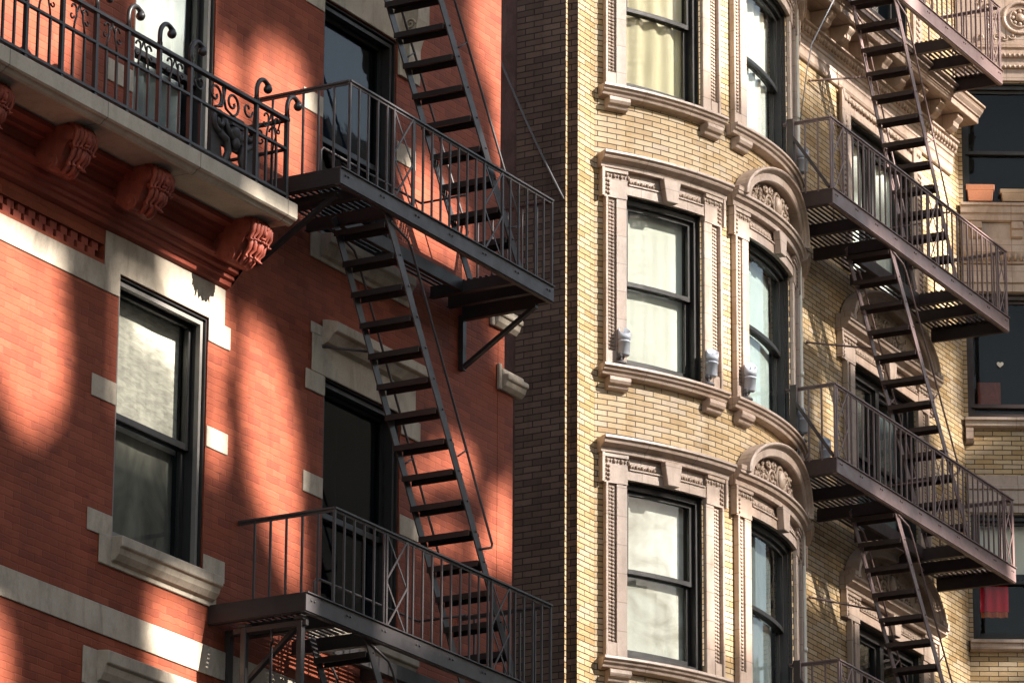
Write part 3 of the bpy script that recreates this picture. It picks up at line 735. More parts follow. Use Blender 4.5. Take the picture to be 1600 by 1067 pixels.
stair(F_red, 32.86, 18.85, 35.38, 15.20, .35, .87, 'black iron stair coming down past the upper red wall window from above', RG2, MR, rise=.236, hand=(.3, .4), first=.3)
stair(F_red, 33.03, 15.12, 35.32, 11.43, .35, .87, 'long black iron fire escape stair between the two landings on the red building', RG2, MR, rise=.2365, hand=(.3, 1.2), first=.55,
      strut=(.28, .005, 33.42, 14.12))
stair(F_red, 32.80, 11.36, 34.9, 8.0, .35, .87, 'black iron stair under the lowest red building landing, cut off by the edge', RG2, MR, rise=.236, first=.75)
# drop-ladder frame hanging under the lower landing
T = thing('ladder_frame', 'black iron posts with a crossbar and hook hanging under the lowest red landing', 'ladder frame', F_red(31.85, .5, 10), None)
for o in (.30, .84):
    m = MB(); m.bar(F_red(31.86, o, 11.27), F_red(31.86, o, 8.6), .055, .055, (0, 1, 0)); m.box(F_red, 31.815, 31.905, o-.045, o+.045, 11.235, 11.262); m.build('post', 'iron', T, bevel=.006)
m = MB(); m.box(F_red, 31.84, 31.88, .20, .90, 11.19, 11.234); m.build('crossbar', 'iron', T)
m = MB(); m.tube([F_red(31.86, .56, 11.2), F_red(31.86, .56, 11.13), F_red(31.86, .575, 11.09), F_red(31.86, .56, 11.06), F_red(31.86, .545, 11.09)], .011, 7)
m.tube([F_red(31.86, .56, 11.05), F_red(31.86, .56, 8.6)], .013, 8); m.build('hook_rod', 'iron', T)
for o in (.30, .84):
    m = MB(); m.bar(F_red(31.93, o-.1, 10.45), F_red(31.93, o-.1, 8.6), .04, .04, (0, 1, 0)); m.box(F_red, 31.90, 31.96, o-.14, o+.02, 10.45, 10.48); m.build('ladder_rail', 'iron', T)

YG1, YG2 = 'fire escape landings on the yellow brick building', 'fire escape stairs on the yellow brick building'
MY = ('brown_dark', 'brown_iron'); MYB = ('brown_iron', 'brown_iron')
def ylanding(zt, label, uo=0.):
    T = landing(F_flat, -1.04, 4.10, 1.02, zt, (.66, 2.72, .45), label, YG1, ('brown_dark', 'brown_iron'), bh=.165, rail_h=.83, lattices=((-.99, -.70),  (1.72, 1.98), (3.84, 4.06)), brackets=(), side_o=.03,
                bar_s=.152, guard=(.35, 1.65, .42, zt+.44), joists=[-.1, .66, 2.72, 3.3])
    # left end: the rail stops at a post on the bay and a raking brace runs down to the deck
    m = MB(); m.box(F_flat, -1.10, -1.05, .50, .58, zt-.05, zt+.86); m.bar(F_flat(-1.075, .56, zt+.66), F_flat(-1.045, .98, zt+.02), .05, .035); m.build('end_brace', 'brown_dark', T)
    return T
ylanding(22.19, 'brown iron fire escape landing at the top right corner, highest on the yellow brick building')
ylanding(19.08, 'brown iron fire escape landing under the cornice and in front of the bright double window')
ylanding(16.03, 'brown iron fire escape landing below the upper arched hood on the yellow brick wall')
ylanding(12.98, 'brown iron fire escape landing at the bottom edge, only its rail in view')
stair(F_flat, -.9, 25.2, .6+.25, 22.19, .45, .97, 'brown iron fire escape stair above the highest landing, out at the top', YG2, MY, rise=.25, first=.4)
stair(F_flat, .88, 22.10, 2.62, 19.08, .45, .97, 'brown iron fire escape stair crossing the bracketed cornice', YG2, MY, rise=.243, first=.3, strut=(.27, .02, .62, 21.06), hand=(.3, .8))
stair(F_flat, .62, 18.98, 2.84, 16.03, .45, .97, 'brown iron fire escape stair crossing the upper arched window hood', YG2, MY, rise=.243, first=.4, strut=(.33, .02, .46, 17.89), hand=(.3, .8))
stair(F_flat, .62, 15.93, 2.84, 12.98, .45, .97, 'brown iron fire escape stair crossing the lower arched window hood', YG2, MY, rise=.243, first=.4, strut=(.33, .02, .44, 14.95), hand=(.3, .8))
# ================================================================== YELLOW BUILDING
YB = thing('yellow_brick_building', 'pale yellow brick building with a bowed bay and carved terracotta window surrounds', 'building', (43, 1.5, 0))
FL = [10.08+3.055*k for k in range(5)]           # sill tops 10.08, 13.135(=13.21), ...
SILL = [13.215-3.055, 13.215, 16.285, 19.33]
NB_ = 24
# ---- walls
UL, UR = deg(-34.55), deg(35.6)
wl = (deg(-29.45), deg(-14.35)); wc = (deg(-2.95), deg(17.8)); wr = (deg(27.5), deg(34.2))
ops = []
for s in SILL:
    for a, b in (wl, wc): ops.append((a, b, s+.03, s+1.885, .2))
m = MB(); wall(m, F_bay, UL, UR, 0, 26, ops, du=.12)
m.build('bay_wall', 'buff_brick', YB, smooth=True)
def F_pl(u, o, z): return F_pil(u, o, z)
m = MB()
wall(m, F_pil, 40.685, 41.045, 0, 26, [], du=.2)
m.build('pilaster', 'buff_brick', YB)
fops = [(1.76, 3.62, s+2.98-.17, s+4.66, .2) for s in (SILL[0], )]
fw_ = [(1.76, 3.62, 13.05, 15.0, .2), (1.76, 3.62, 16.10, 18.03, .2), (1.76, 3.62, 19.15, 21.02, .2), (1.76, 3.62, 22.25, 24.2, .2)]
m = MB(); wall(m, F_flat, .0, 5.15, 0, 26, fw_); m.build('rear_wall', 'buff_brick', YB)
# dark side wall: a lit return, a sooty brick strip, and the rough party wall behind it
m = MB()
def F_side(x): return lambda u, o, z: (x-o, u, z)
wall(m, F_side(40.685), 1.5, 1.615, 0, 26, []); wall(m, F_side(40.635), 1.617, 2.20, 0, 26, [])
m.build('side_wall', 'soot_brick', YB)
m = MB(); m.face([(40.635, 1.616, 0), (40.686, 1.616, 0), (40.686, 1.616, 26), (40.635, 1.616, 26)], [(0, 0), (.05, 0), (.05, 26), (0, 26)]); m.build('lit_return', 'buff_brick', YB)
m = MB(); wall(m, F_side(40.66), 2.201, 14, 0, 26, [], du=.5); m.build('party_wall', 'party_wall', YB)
m = MB()
a, b = F_cant(2.6, 0, 0), (58, 14, 0)
ring_ = [(40.66, 1.62), (40.66, 14), (58, 14), (58, a[1]), (a[0], a[1]), (CA[0], CA[1]), F_flat(0, 0, 0)[:2], F_bay(0, 0, 0)[:2], (41.05, 1.62)]
m.face([(x, y, 26) for x, y in ring_])
m.face([(58, 14, 0), (40.66, 14, 0), (40.66, 14, 26), (58, 14, 26)])
m.face([(58, a[1], 0), (58, 14, 0), (58, 14, 26), (58, a[1], 26)])
m.build('roof', 'party_wall', YB)
m = MB(); wall(m, lambda u, o, z: (u, a[1]-o, z), a[0], 58, 0, 26, []); m.build('bay_front_wall', 'buff_brick', YB)

# ---- carved strips: rows of little bosses
def bosses(m, F, u0, u1, o, z, step, ru, ro, rz, alt=False):
    n = max(1, int(round((u1-u0)/step)))
    for i in range(n):
        u = u0+(u1-u0)*(i+.5)/n
        k = .62 if (alt and i % 2) else 1
        m.ball(F, u, o, z, ru*k, ro*k, rz*(1.15 if k == 1 else .8), 6, 4)
def bosses_v(m, F, u, o, z0, z1, step, ru, ro, rz):
    n = max(1, int(round((z1-z0)/step)))
    for i in range(n):
        z = z0+(z1-z0)*(i+.5)/n
        m.ball(F, u-ru*.55, o, z+rz*.2, ru*.62, ro, rz*.9, 6, 4); m.ball(F, u+ru*.55, o, z-rz*.2, ru*.62, ro, rz*.9, 6, 4)
def leafwork(m, F, ins, u0, u1, z0, z1, o, n, rng, r=.03):
    """curling foliage inside a region"""
    c = 0; tries = 0
    while c < n and tries < n*30:
        tries += 1
        u, z = rng.uniform(u0, u1), rng.uniform(z0, z1)
        if not ins(u, z): continue
        c += 1; k = rng.choice((-1, 1)); a = rng.uniform(0, 6.28); rr = r*rng.uniform(.7, 1.25)
        m.tube([F(u+(rr-(rr*.8)*i/9)*math.cos(a+k*i*.62), o, z+(rr-(rr*.8)*i/9)*math.sin(a+k*i*.62)) for i in range(10)], [rr*.30*(1-.04*i) for i in range(10)], 5)
        m.ball(F, u, o+.003, z, rr*.34, rr*.34, rr*.34, 6, 4)

def surround(F, a, b, z0, z1, top, jw=.27, kind='flat', n=8, sill=True, seed=0, rise=.46, over=.06, headh=.40, sillu=None, right=True, lip=.2):
    """terracotta window surround: jambs with a carved strip, eared head with keystone, cornice or arch, sill on blocks"""
    rng = random.Random(seed)
    S = node('window_surround', YB)
    A, B = a-jw, b+jw
    ear = z1-.06
    # jambs: plain inner band, sunk carved strip, raised outer bead; butted against the head
    for s, (x0, x1) in ((-1, (A, a)), (1, (b, B))):
        if s == 1 and not right: continue
        m = MB()
        inn = (x1-.125, x1) if s < 0 else (x0, x0+.125); mid = (x0+.03, x1-.125) if s < 0 else (x0+.125, x1-.03); out = (x0, x0+.03) if s < 0 else (x1-.03, x1)
        m.box(F, *inn, .002, .045, z0, ear); m.box(F, *mid, .002, .022, z0, ear); m.box(F, *out, .002, .07, z0, ear)
        m.box(F, mid[0], mid[1], .022, .05, z0, z0+.16)
        J = m.build('jamb', 'terracotta', S, bevel=.005)
        m = MB(); bosses_v(m, F, (mid[0]+mid[1])/2, .026, z0+.17, ear-.02, .040, (mid[1]-mid[0])*.34, .009, .017)
        m.build('carved_strip', 'carving', J)
    # head
    m = MB(); zt = z1+headh*.62
    m.box(F, a, b, .002, .045, z1, z1+.10, n)
    m.box(F, A-over, a, .002, .055, ear, zt); m.box(F, b, (B+over) if right else b+.1, .002, .055, ear, zt)
    m.box(F, A-over, A-over+.03, .055, .085, ear, zt); 
    if right: m.box(F, B+over-.03, B+over, .055, .085, ear, zt)
    m.box(F, a, b, .002, .018, z1+.10, zt, n)
    m.box(F, a+.02, b-.02, .018, .06, z1+.10, z1+.115, n)
    m.box(F, A-over, a, .055, .075, zt-.04, zt); m.box(F, b, (B+over) if right else b+.1, .055, .075, zt-.04, zt)
    H = m.build('head', 'terracotta', S, bevel=.005)
    c = (a+b)/2
    m = MB(); m.prism(F, [(c-.075, z1-.0), (c+.075, z1-.0), (c+.115, zt-.002), (c-.115, zt-.002)], .045, .125)
    m.build('keystone', 'terracotta', S, bevel=.006)
    for q0, q1 in ((a+.03, c-.13), (c+.13, b-.03)):
        m = MB(); bosses(m, F, q0, q1, .028, z1+.145, .036, .018, .024, .024, True); m.build('carved_strip', 'carving', H)
    for x0, x1, xo in ((A-over+.045, a+.03, A-over+.075), (b-.03, B+over-.045, B+over-.075)):
        if x0 > c and not right: continue
        m = MB(); bosses(m, F, x0, x1, .058, zt-.075, .040, .020, .018, .024, True); bosses_v(m, F, xo, .058, ear+.02, zt-.11, .045, .024, .016, .020); m.build('carved_strip', 'carving', H)
    # cornice over the head
    L0, L1 = A-over-.02, (B+over+.02) if right else b+.15
    cz = zt
    m = MB()
    m.prof(F, [(.002, top), (lip, top), (lip+.005, top-.03), (lip-.02, top-.045), (lip-.03, top-.075), (lip-.075, top-.10), (.09, top-.105), (.085, cz), (.002, cz)], L0, L1, n+4)
    m.build('cornice', 'terracotta', S, bevel=.004)
    if kind == 'arch':
        hw = (L1-L0)/2-.10; mc = (L0+L1)/2; N = 28; w = .165; rr = rise+.015
        def el(k, t): return (mc+(hw-k)*math.cos(t), top-.005+(rr-k*.9)*math.sin(t))
        prof = [(0, .02), (0, .195), (.022, .21), (.036, .20), (.045, .175), (.062, .16), (.072, .145), (w-.012, .138), (w, .125), (w, .02)]
        m = MB(); pts = []; uvs = []
        for i in range(N+1):
            t = math.pi*(1-i/N)
            pts.append([F(*(lambda q: (q[0], o, q[1]))(el(k, t))) for k, o in prof]); uvs.append([(i*.09+.01, 40+j*.02) for j in range(len(prof))])
        m.grid(pts, uvs, smooth=False)
        m.face([F(el(k, math.pi)[0], o, el(k, math.pi)[1]) for k, o in prof]); m.face([F(el(k, 0)[0], o, el(k, 0)[1]) for k, o in prof][::-1])
        AR = m.build('arch', 'terracotta', S)
        m = MB(); pts = [[F(mc, .03, top+.001)]*(N+1), [F(el(w-.01, math.pi*(1-i/N))[0], .03, max(top+.001, el(w-.01, math.pi*(1-i/N))[1])) for i in range(N+1)]]
        uvs = [[(0, 0)]*(N+1)]*2
        for i in range(N): m.face([pts[0][0], pts[1][i], pts[1][i+1]])
        for i in range(N+1): pass
        TY = m.build('tympanum', 'carving', S)
        m = MB(); ih, ir = hw-w-.03, rr-w*.9-.03
        zc = top+ir*.48
        m.ball(F, mc, .05, zc, .085, .06, .115, 14, 9)
        m.tube([F(mc+.115*math.cos(t*.2618), .05, zc+.145*math.sin(t*.2618)) for t in range(24)], .018, 6, closed=True)
        for s in (-1, 1):
            for q, (du, dz, r0) in enumerate(((.24, .10, .10), (.42, .06, .085), (.58, .035, .06), (.18, .24, .06), (.34, .22, .055))):
                if (du/ih)**2+((dz+.03)/ir)**2 > .92: continue
                k = s*(1 if q % 2 else -1)
                m.tube([F(mc+s*du+(r0-r0*.82*i/20)*math.cos(q*1.3+k*i*.42), .045, top+.03+dz+(r0-r0*.82*i/20)*math.sin(q*1.3+k*i*.42)*.9) for i in range(21)], [.022*(1-.025*i) for i in range(21)], 6)
                m.ball(F, mc+s*du, .05, top+.03+dz, .024, .03, .024, 8, 5)
        leafwork(m, F, lambda u, z: ((u-mc)/ih)**2+((z-top)/ir)**2 < .9 and z > top+.03 and abs(u-mc) > .12, mc-ih, mc+ih, top+.02, top+ir, .04, 46, rng, .032)
        m.build('carving', 'carving', TY)
        # little blocks at the springing
        for u in (L0+.10, L1-.10):
            m = MB(); m.box(F, u-.09, u+.09, .002, lip+.006, top+.001, top+.06); m.build('springer', 'terracotta', S, bevel=.006)
    if sill:
        s0, s1 = sillu or (A-.07, B+.07); h = z0-.002
        m = MB(); m.prof(F, [(.002, h), (.155, h-.006), (.158, h-.035), (.135, h-.045), (.125, h-.07), (.10, h-.085), (.09, h-.115), (.05, h-.125), (.002, h-.13)], s0, s1, n+6)
        m.build('sill', 'terracotta', S, bevel=.004)
        for u in ((A+.02, B-.27) if right else (A+.02,)):
            m = MB(); m.prof(F, [(.002, h-.131), (.12, h-.131), (.12, h-.17), (.105, h-.20), (.075, h-.215), (.062, h-.25), (.002, h-.262)], u, u+.25)
            m.build('sill_block', 'terracotta', S, bevel=.006)
    return S

tops = 18.58-16.285
for k, s in enumerate(SILL):
    z0, z1 = s, s+1.885
    surround(F_bay, *wl, s, s+1.88, s+2.285, jw=.262, n=8, seed=k, over=.045, lip=.19, sillu=(deg(-34.0), deg(-10.2)))
    surround(F_bay, *wc, s, s+1.87, s+2.27, jw=.285, n=10, seed=10+k, kind='arch', rise=.49, over=.05, lip=.155, sillu=(deg(-8.1), deg(22.6)))
    # the third window of the bay, seen edge-on round the curve
    surround(F_bay, deg(27.6), deg(34), s, s+1.88, s+2.285, jw=.20, n=5, seed=20+k, over=.02, lip=.19, sillu=(deg(24.2), deg(35)), right=False)
styles = [dict(blind='condensation', fold=.001), dict(blind='condensation', fold=.001), dict(blind='blind', fold=.0008), dict(blind='curtain_gold', nf=4, fold=.02)]
styles_c = [dict(blind='blind_grey', room='room_blue'), dict(blind='blind_grey', room='room_blue', fold=.01, nf=3), dict(blind='blind_blue', fold=.0008), dict(blind='curtain_white', nf=6, fold=.02, blind_z=None)]
for k, s in enumerate(SILL):
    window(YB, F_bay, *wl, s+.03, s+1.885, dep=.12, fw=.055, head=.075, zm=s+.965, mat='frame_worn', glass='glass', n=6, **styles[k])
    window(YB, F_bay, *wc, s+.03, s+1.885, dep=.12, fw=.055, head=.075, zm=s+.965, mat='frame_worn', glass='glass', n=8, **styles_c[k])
# ---- rear wall windows behind the fire escape
for k, (a, b, c, d, _) in enumerate(fw_):
    window(YB, F_flat, a, b, c, d, dep=.15, fw=.06, head=.10, zm=(c+d)/2, mat='frame_worn', glass='glass', mullion=[(a+b)/2-.02], blind=(None, 'blind_grey', 'curtain_white', None)[k], blind_z=(c+.05, 0), fold=.03, nf=7, room='room_blue')
surround(F_flat, 1.76, 3.62, 13.05, 15.0, 15.40, jw=.27, kind='arch', rise=.60, seed=31, over=.16, lip=.19, sill=False, n=6)
surround(F_flat, 1.76, 3.62, 16.10, 18.03, 18.42, jw=.27, kind='arch', rise=.60, seed=32, over=.16, lip=.19, sill=False, n=6)
# ---- the mid-floor window under the entablature
S = node('window_surround', YB)
for x0, x1 in ((1.50, 1.76), (3.62, 3.88)):
    m = MB(); m.box(F_flat, x0, x1, .002, .045, 19.1, 21.26); m.box(F_flat, x0-.05, x0+.04, .046, .075, 20.7, 21.26) ; J = m.build('jamb', 'terracotta', S, bevel=.005)
    m = MB(); bosses_v(m, F_flat, (x0+x1)/2+(-.04 if x0 < 2 else .04), .044, 19.2, 20.95, .062, .05, .022, .03); m.build('carved_strip', 'carving', J)
m = MB(); m.box(F_flat, 1.76, 3.62, .002, .045, 21.02, 21.12); m.box(F_flat, 1.76, 3.62, .002, .02, 21.12, 21.26); H = m.build('head', 'terracotta', S, bevel=.005)
m = MB(); bosses(m, F_flat, 1.56, 3.82, .048, 21.17, .05, .026, .03, .032, True); m.build('carved_strip', 'carving', H)
E = node('entablature', YB)
e0, e1 = .30, 4.86
m = MB(); m.prof(F_flat, [(.002, 21.545), (.07, 21.545), (.07, 21.50), (.055, 21.49), (.055, 21.40), (.045, 21.395), (.045, 21.30), (.03, 21.27), (.002, 21.265)], e0, e1); m.build('architrave', 'terracotta', E, bevel=.004)
m = MB(); m.prof(F_flat, [(.002, 21.70), (.13, 21.70), (.13, 21.675), (.10, 21.66), (.085, 21.56), (.07, 21.546), (.002, 21.546)], e0, e1+.03); EM = m.build('moulding', 'terracotta', E)
m = MB(); bosses(m, F_flat, e0+.02, e1, .10, 21.61, .085, .030, .034, .042)
m.build('egg_and_dart', 'carving', EM)
m = MB(); m.box(F_flat, e0, e1-.02, .002, .05, 21.701, 21.90); m.build('frieze', 'terracotta', E)
u = .62
while u < e1-.1:
    m = MB()
    m.prof(F_flat, [(.051, 21.899), (.30, 21.899), (.305, 21.85), (.285, 21.83), (.25, 21.80), (.235, 21.75), (.19, 21.715), (.14, 21.703), (.051, 21.703)], u, u+.16)
    m.build('cornice_bracket', 'terracotta', E, bevel=.006); u += .545
m = MB(); m.prof(F_flat, [(.002, 22.13), (.46, 22.12), (.465, 22.09), (.44, 22.075), (.425, 22.04), (.39, 22.0), (.385, 21.985), (.365, 21.975), (.36, 21.905), (.051, 21.90), (.002, 21.90)], e0-.2, e1+.08); m.build('cornice', 'terracotta', E, bevel=.004)
for u0, u1 in ((3.72, 4.0), (1.35, 1.63)):
    m = MB(); m.box(F_flat, u0, u1, .002, .04, 22.2, 24.2); J = m.build('jamb', 'terracotta', YB)
    m = MB(); bosses_v(m, F_flat, (u0+u1)/2, .042, 22.22, 24.2, .08, .05, .02, .035); m.build('carved_strip', 'carving', J)
# ---- canted bay at the far right
cw = [(.05, 1.25, 15.53, 17.08, .2), (.05, 1.25, 18.27, 19.86, .2), (.05, 1.25, 21.0, 22.58, .2)]
m = MB(); wall(m, F_cant, 0, 2.6, 0, 26, cw); m.build('canted_bay_wall', 'buff_brick', YB)
CW = []
for k, (a, b, c, d, _) in enumerate(cw):
    CW.append(window(YB, F_cant, a, b, c, d, dep=.12, fw=.045, head=.07, mat='frame_worn' if k != 1 else 'brown_dark', liner=.012, zm=(16.27, 18.46, 21.70)[k], glass='glass_dim', room='room', blind=('blind', None, None)[k], blind_z=(16.40, 0), ro=.6, rail=.045))
def band(prf, name='stone_course', mat='terracotta', u0=.004, u1=2.55): 
    m = MB(); m.prof(F_cant, prf, u0, u1); return m.build(name, mat, YB, bevel=.003)
band([(.002, 20.985), (.12, 20.985), (.12, 20.95), (.10, 20.94), (.095, 20.86), (.08, 20.85), (.075, 20.77), (.05, 20.75), (.002, 20.745)], 'sill')
band([(.002, 20.744), (.03, 20.744), (.03, 20.53), (.002, 20.53)], 'frieze')
for u in (.12, .62, 1.12, 1.62):
    m = MB(); m.prof(F_cant, [(.03, 20.742), (.11, 20.742), (.11, 20.66), (.09, 20.64), (.085, 20.56), (.06, 20.535), (.03, 20.535)], u, u+.14); m.build('console', 'terracotta', YB, bevel=.005)
b1 = band([(.002, 20.529), (.06, 20.529), (.06, 20.38), (.09, 20.37), (.05, 20.22), (.002, 20.215)], 'moulding')
m = MB(); bosses(m, F_cant, .03, 2.4, .07, 20.30, .075, .028, .03, .05); m.build('egg_and_dart', 'carving', b1)
band([(.002, 20.214), (.035, 20.21), (.035, 20.05), (.055, 20.045), (.055, 19.98), (.03, 19.97), (.03, 19.87), (.002, 19.865)])
band([(.002, 18.265), (.11, 18.26), (.11, 18.225), (.085, 18.215), (.08, 18.16), (.05, 18.14), (.002, 18.13)], 'sill')
m = MB(); m.prof(F_cant, [(.002, 18.128), (.09, 18.128), (.08, 18.0), (.05, 17.95), (.002, 17.94)], .01, .10); m.build('sill_block', 'terracotta', YB)
band([(.002, 17.56), (.03, 17.555), (.03, 17.44), (.055, 17.43), (.055, 17.38), (.03, 17.37), (.03, 17.25), (.06, 17.24), (.06, 17.20), (.03, 17.18), (.03, 17.095), (.002, 17.09)])
band([(.002, 15.525), (.11, 15.52), (.11, 15.48), (.085, 15.47), (.08, 15.41), (.05, 15.385), (.002, 15.38)], 'sill')
b2 = band([(.002, 23.06), (.05, 23.06), (.05, 23.03), (.03, 23.02), (.03, 22.96), (.06, 22.95), (.06, 22.90), (.03, 22.89), (.03, 22.80), (.055, 22.79), (.055, 22.76), (.03, 22.75), (.03, 22.60), (.002, 22.59)])
m = MB()
for z in (22.925, 22.775): bosses(m, F_cant, .03, 2.4, .06, z, .06, .022, .02, .022)
m.build('egg_and_dart', 'carving', b2)
PN = band([(.002, 24.0), (.04, 24.0), (.04, 23.065), (.002, 23.062)], 'carved_panel')
m = MB(); mc, mz = .80, 23.42
m.tube([F_cant(mc+.20*math.cos(t*.2618), .045, mz+.20*math.sin(t*.2618)) for t in range(24)], .028, 8, closed=True)
m.tube([F_cant(mc+.12*math.cos(t*.2618), .045, mz+.12*math.sin(t*.2618)) for t in range(24)], .018, 6, closed=True)
m.ball(F_cant, mc, .05, mz, .06, .04, .06, 10, 6)
for t in range(8): m.ball(F_cant, mc+.085*math.cos(t*.785), .045, mz+.085*math.sin(t*.785), .03, .03, .03, 6, 4)
leafwork(m, F_cant, lambda u, z: math.hypot(u-mc, z-mz) > .25, .3, 1.5, 23.12, 23.85, .04, 34, random.Random(5), .055)
m.build('medallion', 'terracotta', PN)

# ================================================================== SMALL THINGS
def spotlight(loc, lean, turn, label):
    """grey cylindrical sill spotlight: base, knuckle, barrel with a slanted hood"""
    T = thing('spotlight', label, 'spotlight', loc, 'grey spotlights on the sills')
    x, y, z = loc
    m = MB(); m.lathe((x, y, z), [(0, 0), (.062, 0), (.068, .012), (.055, .03), (.03, .04), (.0, .042)], 14); m.build('base', 'lamp_dark', T)
    m = MB(); m.tube([(x, y, z+.03), (x, y, z+.10)], .018, 8); m.lathe((x-.03, y, z+.095), [(0, 0), (.028, 0), (.028, .06), (0, .06)], 12, (1, 0, 0)); m.build('knuckle', 'lamp_dark', T)
    ax = Vector((math.sin(turn)*lean, -math.cos(turn)*lean, 1)).normalized(); c = Vector((x+.03, y-.02, z+.115))
    m = MB(); k = 18; rows = []; uv = []
    a = ax.cross(Vector((0, 1, 0))).normalized(); b = ax.cross(a)
    prof = [(.0, -.014), (.05, -.012), (.060, .0), (.060, .125), (.066, .127), (.066, .145), (.054, .146), (.054, .158), (.066, .160), (.064, None), (.056, None), (.056, .20), (0, .195)]
    for r, h in prof:
        row = []
        for j in range(k):
            t = 2*math.pi*j/k; hh = h if h is not None else .262+.05*math.cos(t+2.4)
            row.append(c+ax*hh+(a*math.cos(t)+b*math.sin(t))*r)
        rows.append(row); uv.append([(0, 0)]*k)
    m.grid(rows, uv, cv=True); m.build('barrel', 'lamp_grey', T)
    return T
def bay_pt(d, o, z): return F_bay(deg(d), o, z)
spotlight(bay_pt(-30.9, .09, 16.288), .02, .4, 'grey spotlight at the left end of the middle bay sill')
spotlight(bay_pt(-14.4, .09, 16.288), .06, .3, 'grey spotlight at the right jamb of the left bay window')
spotlight(bay_pt(-5.0, .09, 16.288), .10, -.6, 'grey spotlight at the left corner of the arched bay window')
spotlight(bay_pt(18.5, .10, 16.288), -.22, .9, 'grey spotlight leaning left beside the fire escape brace')
spotlight(bay_pt(22.6, .30, 16.02), .0, .9, 'grey spotlight behind the fire escape railing, close to the white pipe')
spotlight(bay_pt(21.4, .10, 19.34), .05, .4, 'small shaded spotlight under the upper fire escape brace')
# white downpipe in the angle between bay and rear wall
m = MB(); px_, py_, _ = F_bay(deg(26.4), .07, 0)
for z0, z1 in ((0, 26),):
    m.tube([(px_, py_, z0), (px_, py_, z1)], .028, 12)
for z in (14.1, 17.2, 20.2, 23.2): m.lathe((px_, py_, z), [(.028, 0), (.038, 0), (.038, .05), (.028, .05)], 12)
m.build('downpipe', 'white', YB)
# planters in the upper right window
for u0, w, h, mat, lab in ((.10, .33, .215, 'clay', 'orange terracotta trough standing in the upper right window'), (.52, .34, .16, 'clay_pale', 'smaller faded clay trough at the right picture edge')):
    T = thing('flower_trough', lab, 'flower trough', F_cant(u0, -.03, 21.02))
    m = MB(); dz = 21.048
    def fr(t): return .02*(1-t)
    pr = [(.0, 0), (.0, .62), (-.012, .66), (-.012, 1.0)]
    for a, b in ((0, .66), (.66, 1.)):
        e = .0 if a else .02; q = .012 if a else 0
        P = [(u0+e-q, .04), (u0+w-e+q, .04)]; 
        b0 = [F_cant(u0+e-q, -.105+q*.5, dz+h*a), F_cant(u0+w-e+q, -.105+q*.5, dz+h*a), F_cant(u0+w-e+q, -.105+.085, dz+h*a), F_cant(u0+e-q, -.105+.085, dz+h*a)]
        e2 = 0 if a else .005
        b1_ = [F_cant(u0+e2-q, -.105+q*.5-.0, dz+h*b), F_cant(u0+w-e2+q, -.105, dz+h*b), F_cant(u0+w-e2+q, -.105+.09, dz+h*b), F_cant(u0+e2-q, -.105+.09, dz+h*b)]
        m.face(b0[::-1]); m.face(b1_)
        for i in range(4):
            j = (i+1) % 4; m.face([b0[i], b0[j], b1_[j], b1_[i]])
    m.build('trough', mat, T, bevel=.006)
    m = MB(); m.box(F_cant, u0+.02, u0+w-.02, -.098, -.022, dz+h-.012, dz+h-.002); m.build('soil', 'asphalt', T)
# red cloth hanging over the sash of the lower right window
T = thing('red_cloth', 'red cloth with an orange hem hanging in the lower right window', 'cloth', F_cant(.3, 0, 16.3))
c1 = sheet('cloth', F_cant, .16, .50, 15.93, 16.36, -.20, 'red_cloth', T, fold=.018, nf=3)
c2 = sheet('hem', F_cant, .17, .49, 15.86, 15.925, -.20, 'orange_cloth', T, fold=.018, nf=3)
# heart hung behind the middle right window
m = MB(); hp = []
for i in range(28):
    t = 2*math.pi*i/28; hp.append((.46+.0026*16*math.sin(t)**3, 18.98+.0026*(13*math.cos(t)-5*math.cos(2*t)-2*math.cos(3*t)-math.cos(4*t))))
m.prism(F_cant, hp, -.094, -.08)
tag(m.build('heart_ornament', 'white', None, bevel=.002), 'small white heart hanging behind the middle right window', 'ornament')
m = MB(); m.box(F_cant, .22, .50, -.46, -.43, 18.58, 18.86); 
tag(m.build('picture', 'dark_red', None, bevel=.004), 'dull red panel dimly seen behind the glass of the middle right window', 'picture')
# thin cable slung down the dark side wall
m = MB(); P = []
for i in range(15):
    t = i/14; P.append((40.61, 2.42-.80*t, 19.70-1.75*t-.05*math.sin(math.pi*t)))
m.tube(P, .011, 6); tag(m.build('cable', 'lamp_dark', None), 'thin grey cable slung across the dark side wall between the buildings', 'cable')

m = MB(); a, b, c = at(1306, -6, .9), at(1268, 70, .9), at(1263, 112, .9)
m.tube([(a[0], .9, a[1]), (b[0], .9, b[1]), (c[0], .92, c[1]), (px_, py_-.03, c[1]-.5)], .007, 6); tag(m.build('cable', 'lamp_grey', None), 'pale wire slanting from the top edge of the picture down to the white downpipe', 'cable')
# ================================================================== SETTING, LIGHT
def struct(o): o['kind'] = 'structure'; return o
def flatq(x0, x1, y0, y1, z, name, mat):
    m = MB(); m.face([(x0, y0, z), (x1, y0, z), (x1, y1, z), (x0, y1, z)], [(x0, y0), (x1, y0), (x1, y1), (x0, y1)]); return struct(m.build(name, mat))
flatq(-250, 300, -300, 300, 0., 'ground', 'concrete')
flatq(-250, 300, -19.5, -4.5, .006, 'road', 'asphalt')
for y0, y1 in ((-4.5, -.01), (-23.9, -19.5)):
    m = MB(); m.box(lambda u, o, z: (u, o, z), -250, 24 if False else 300, y0, y1, .001, .14); struct(m.build('pavement', 'concrete'))

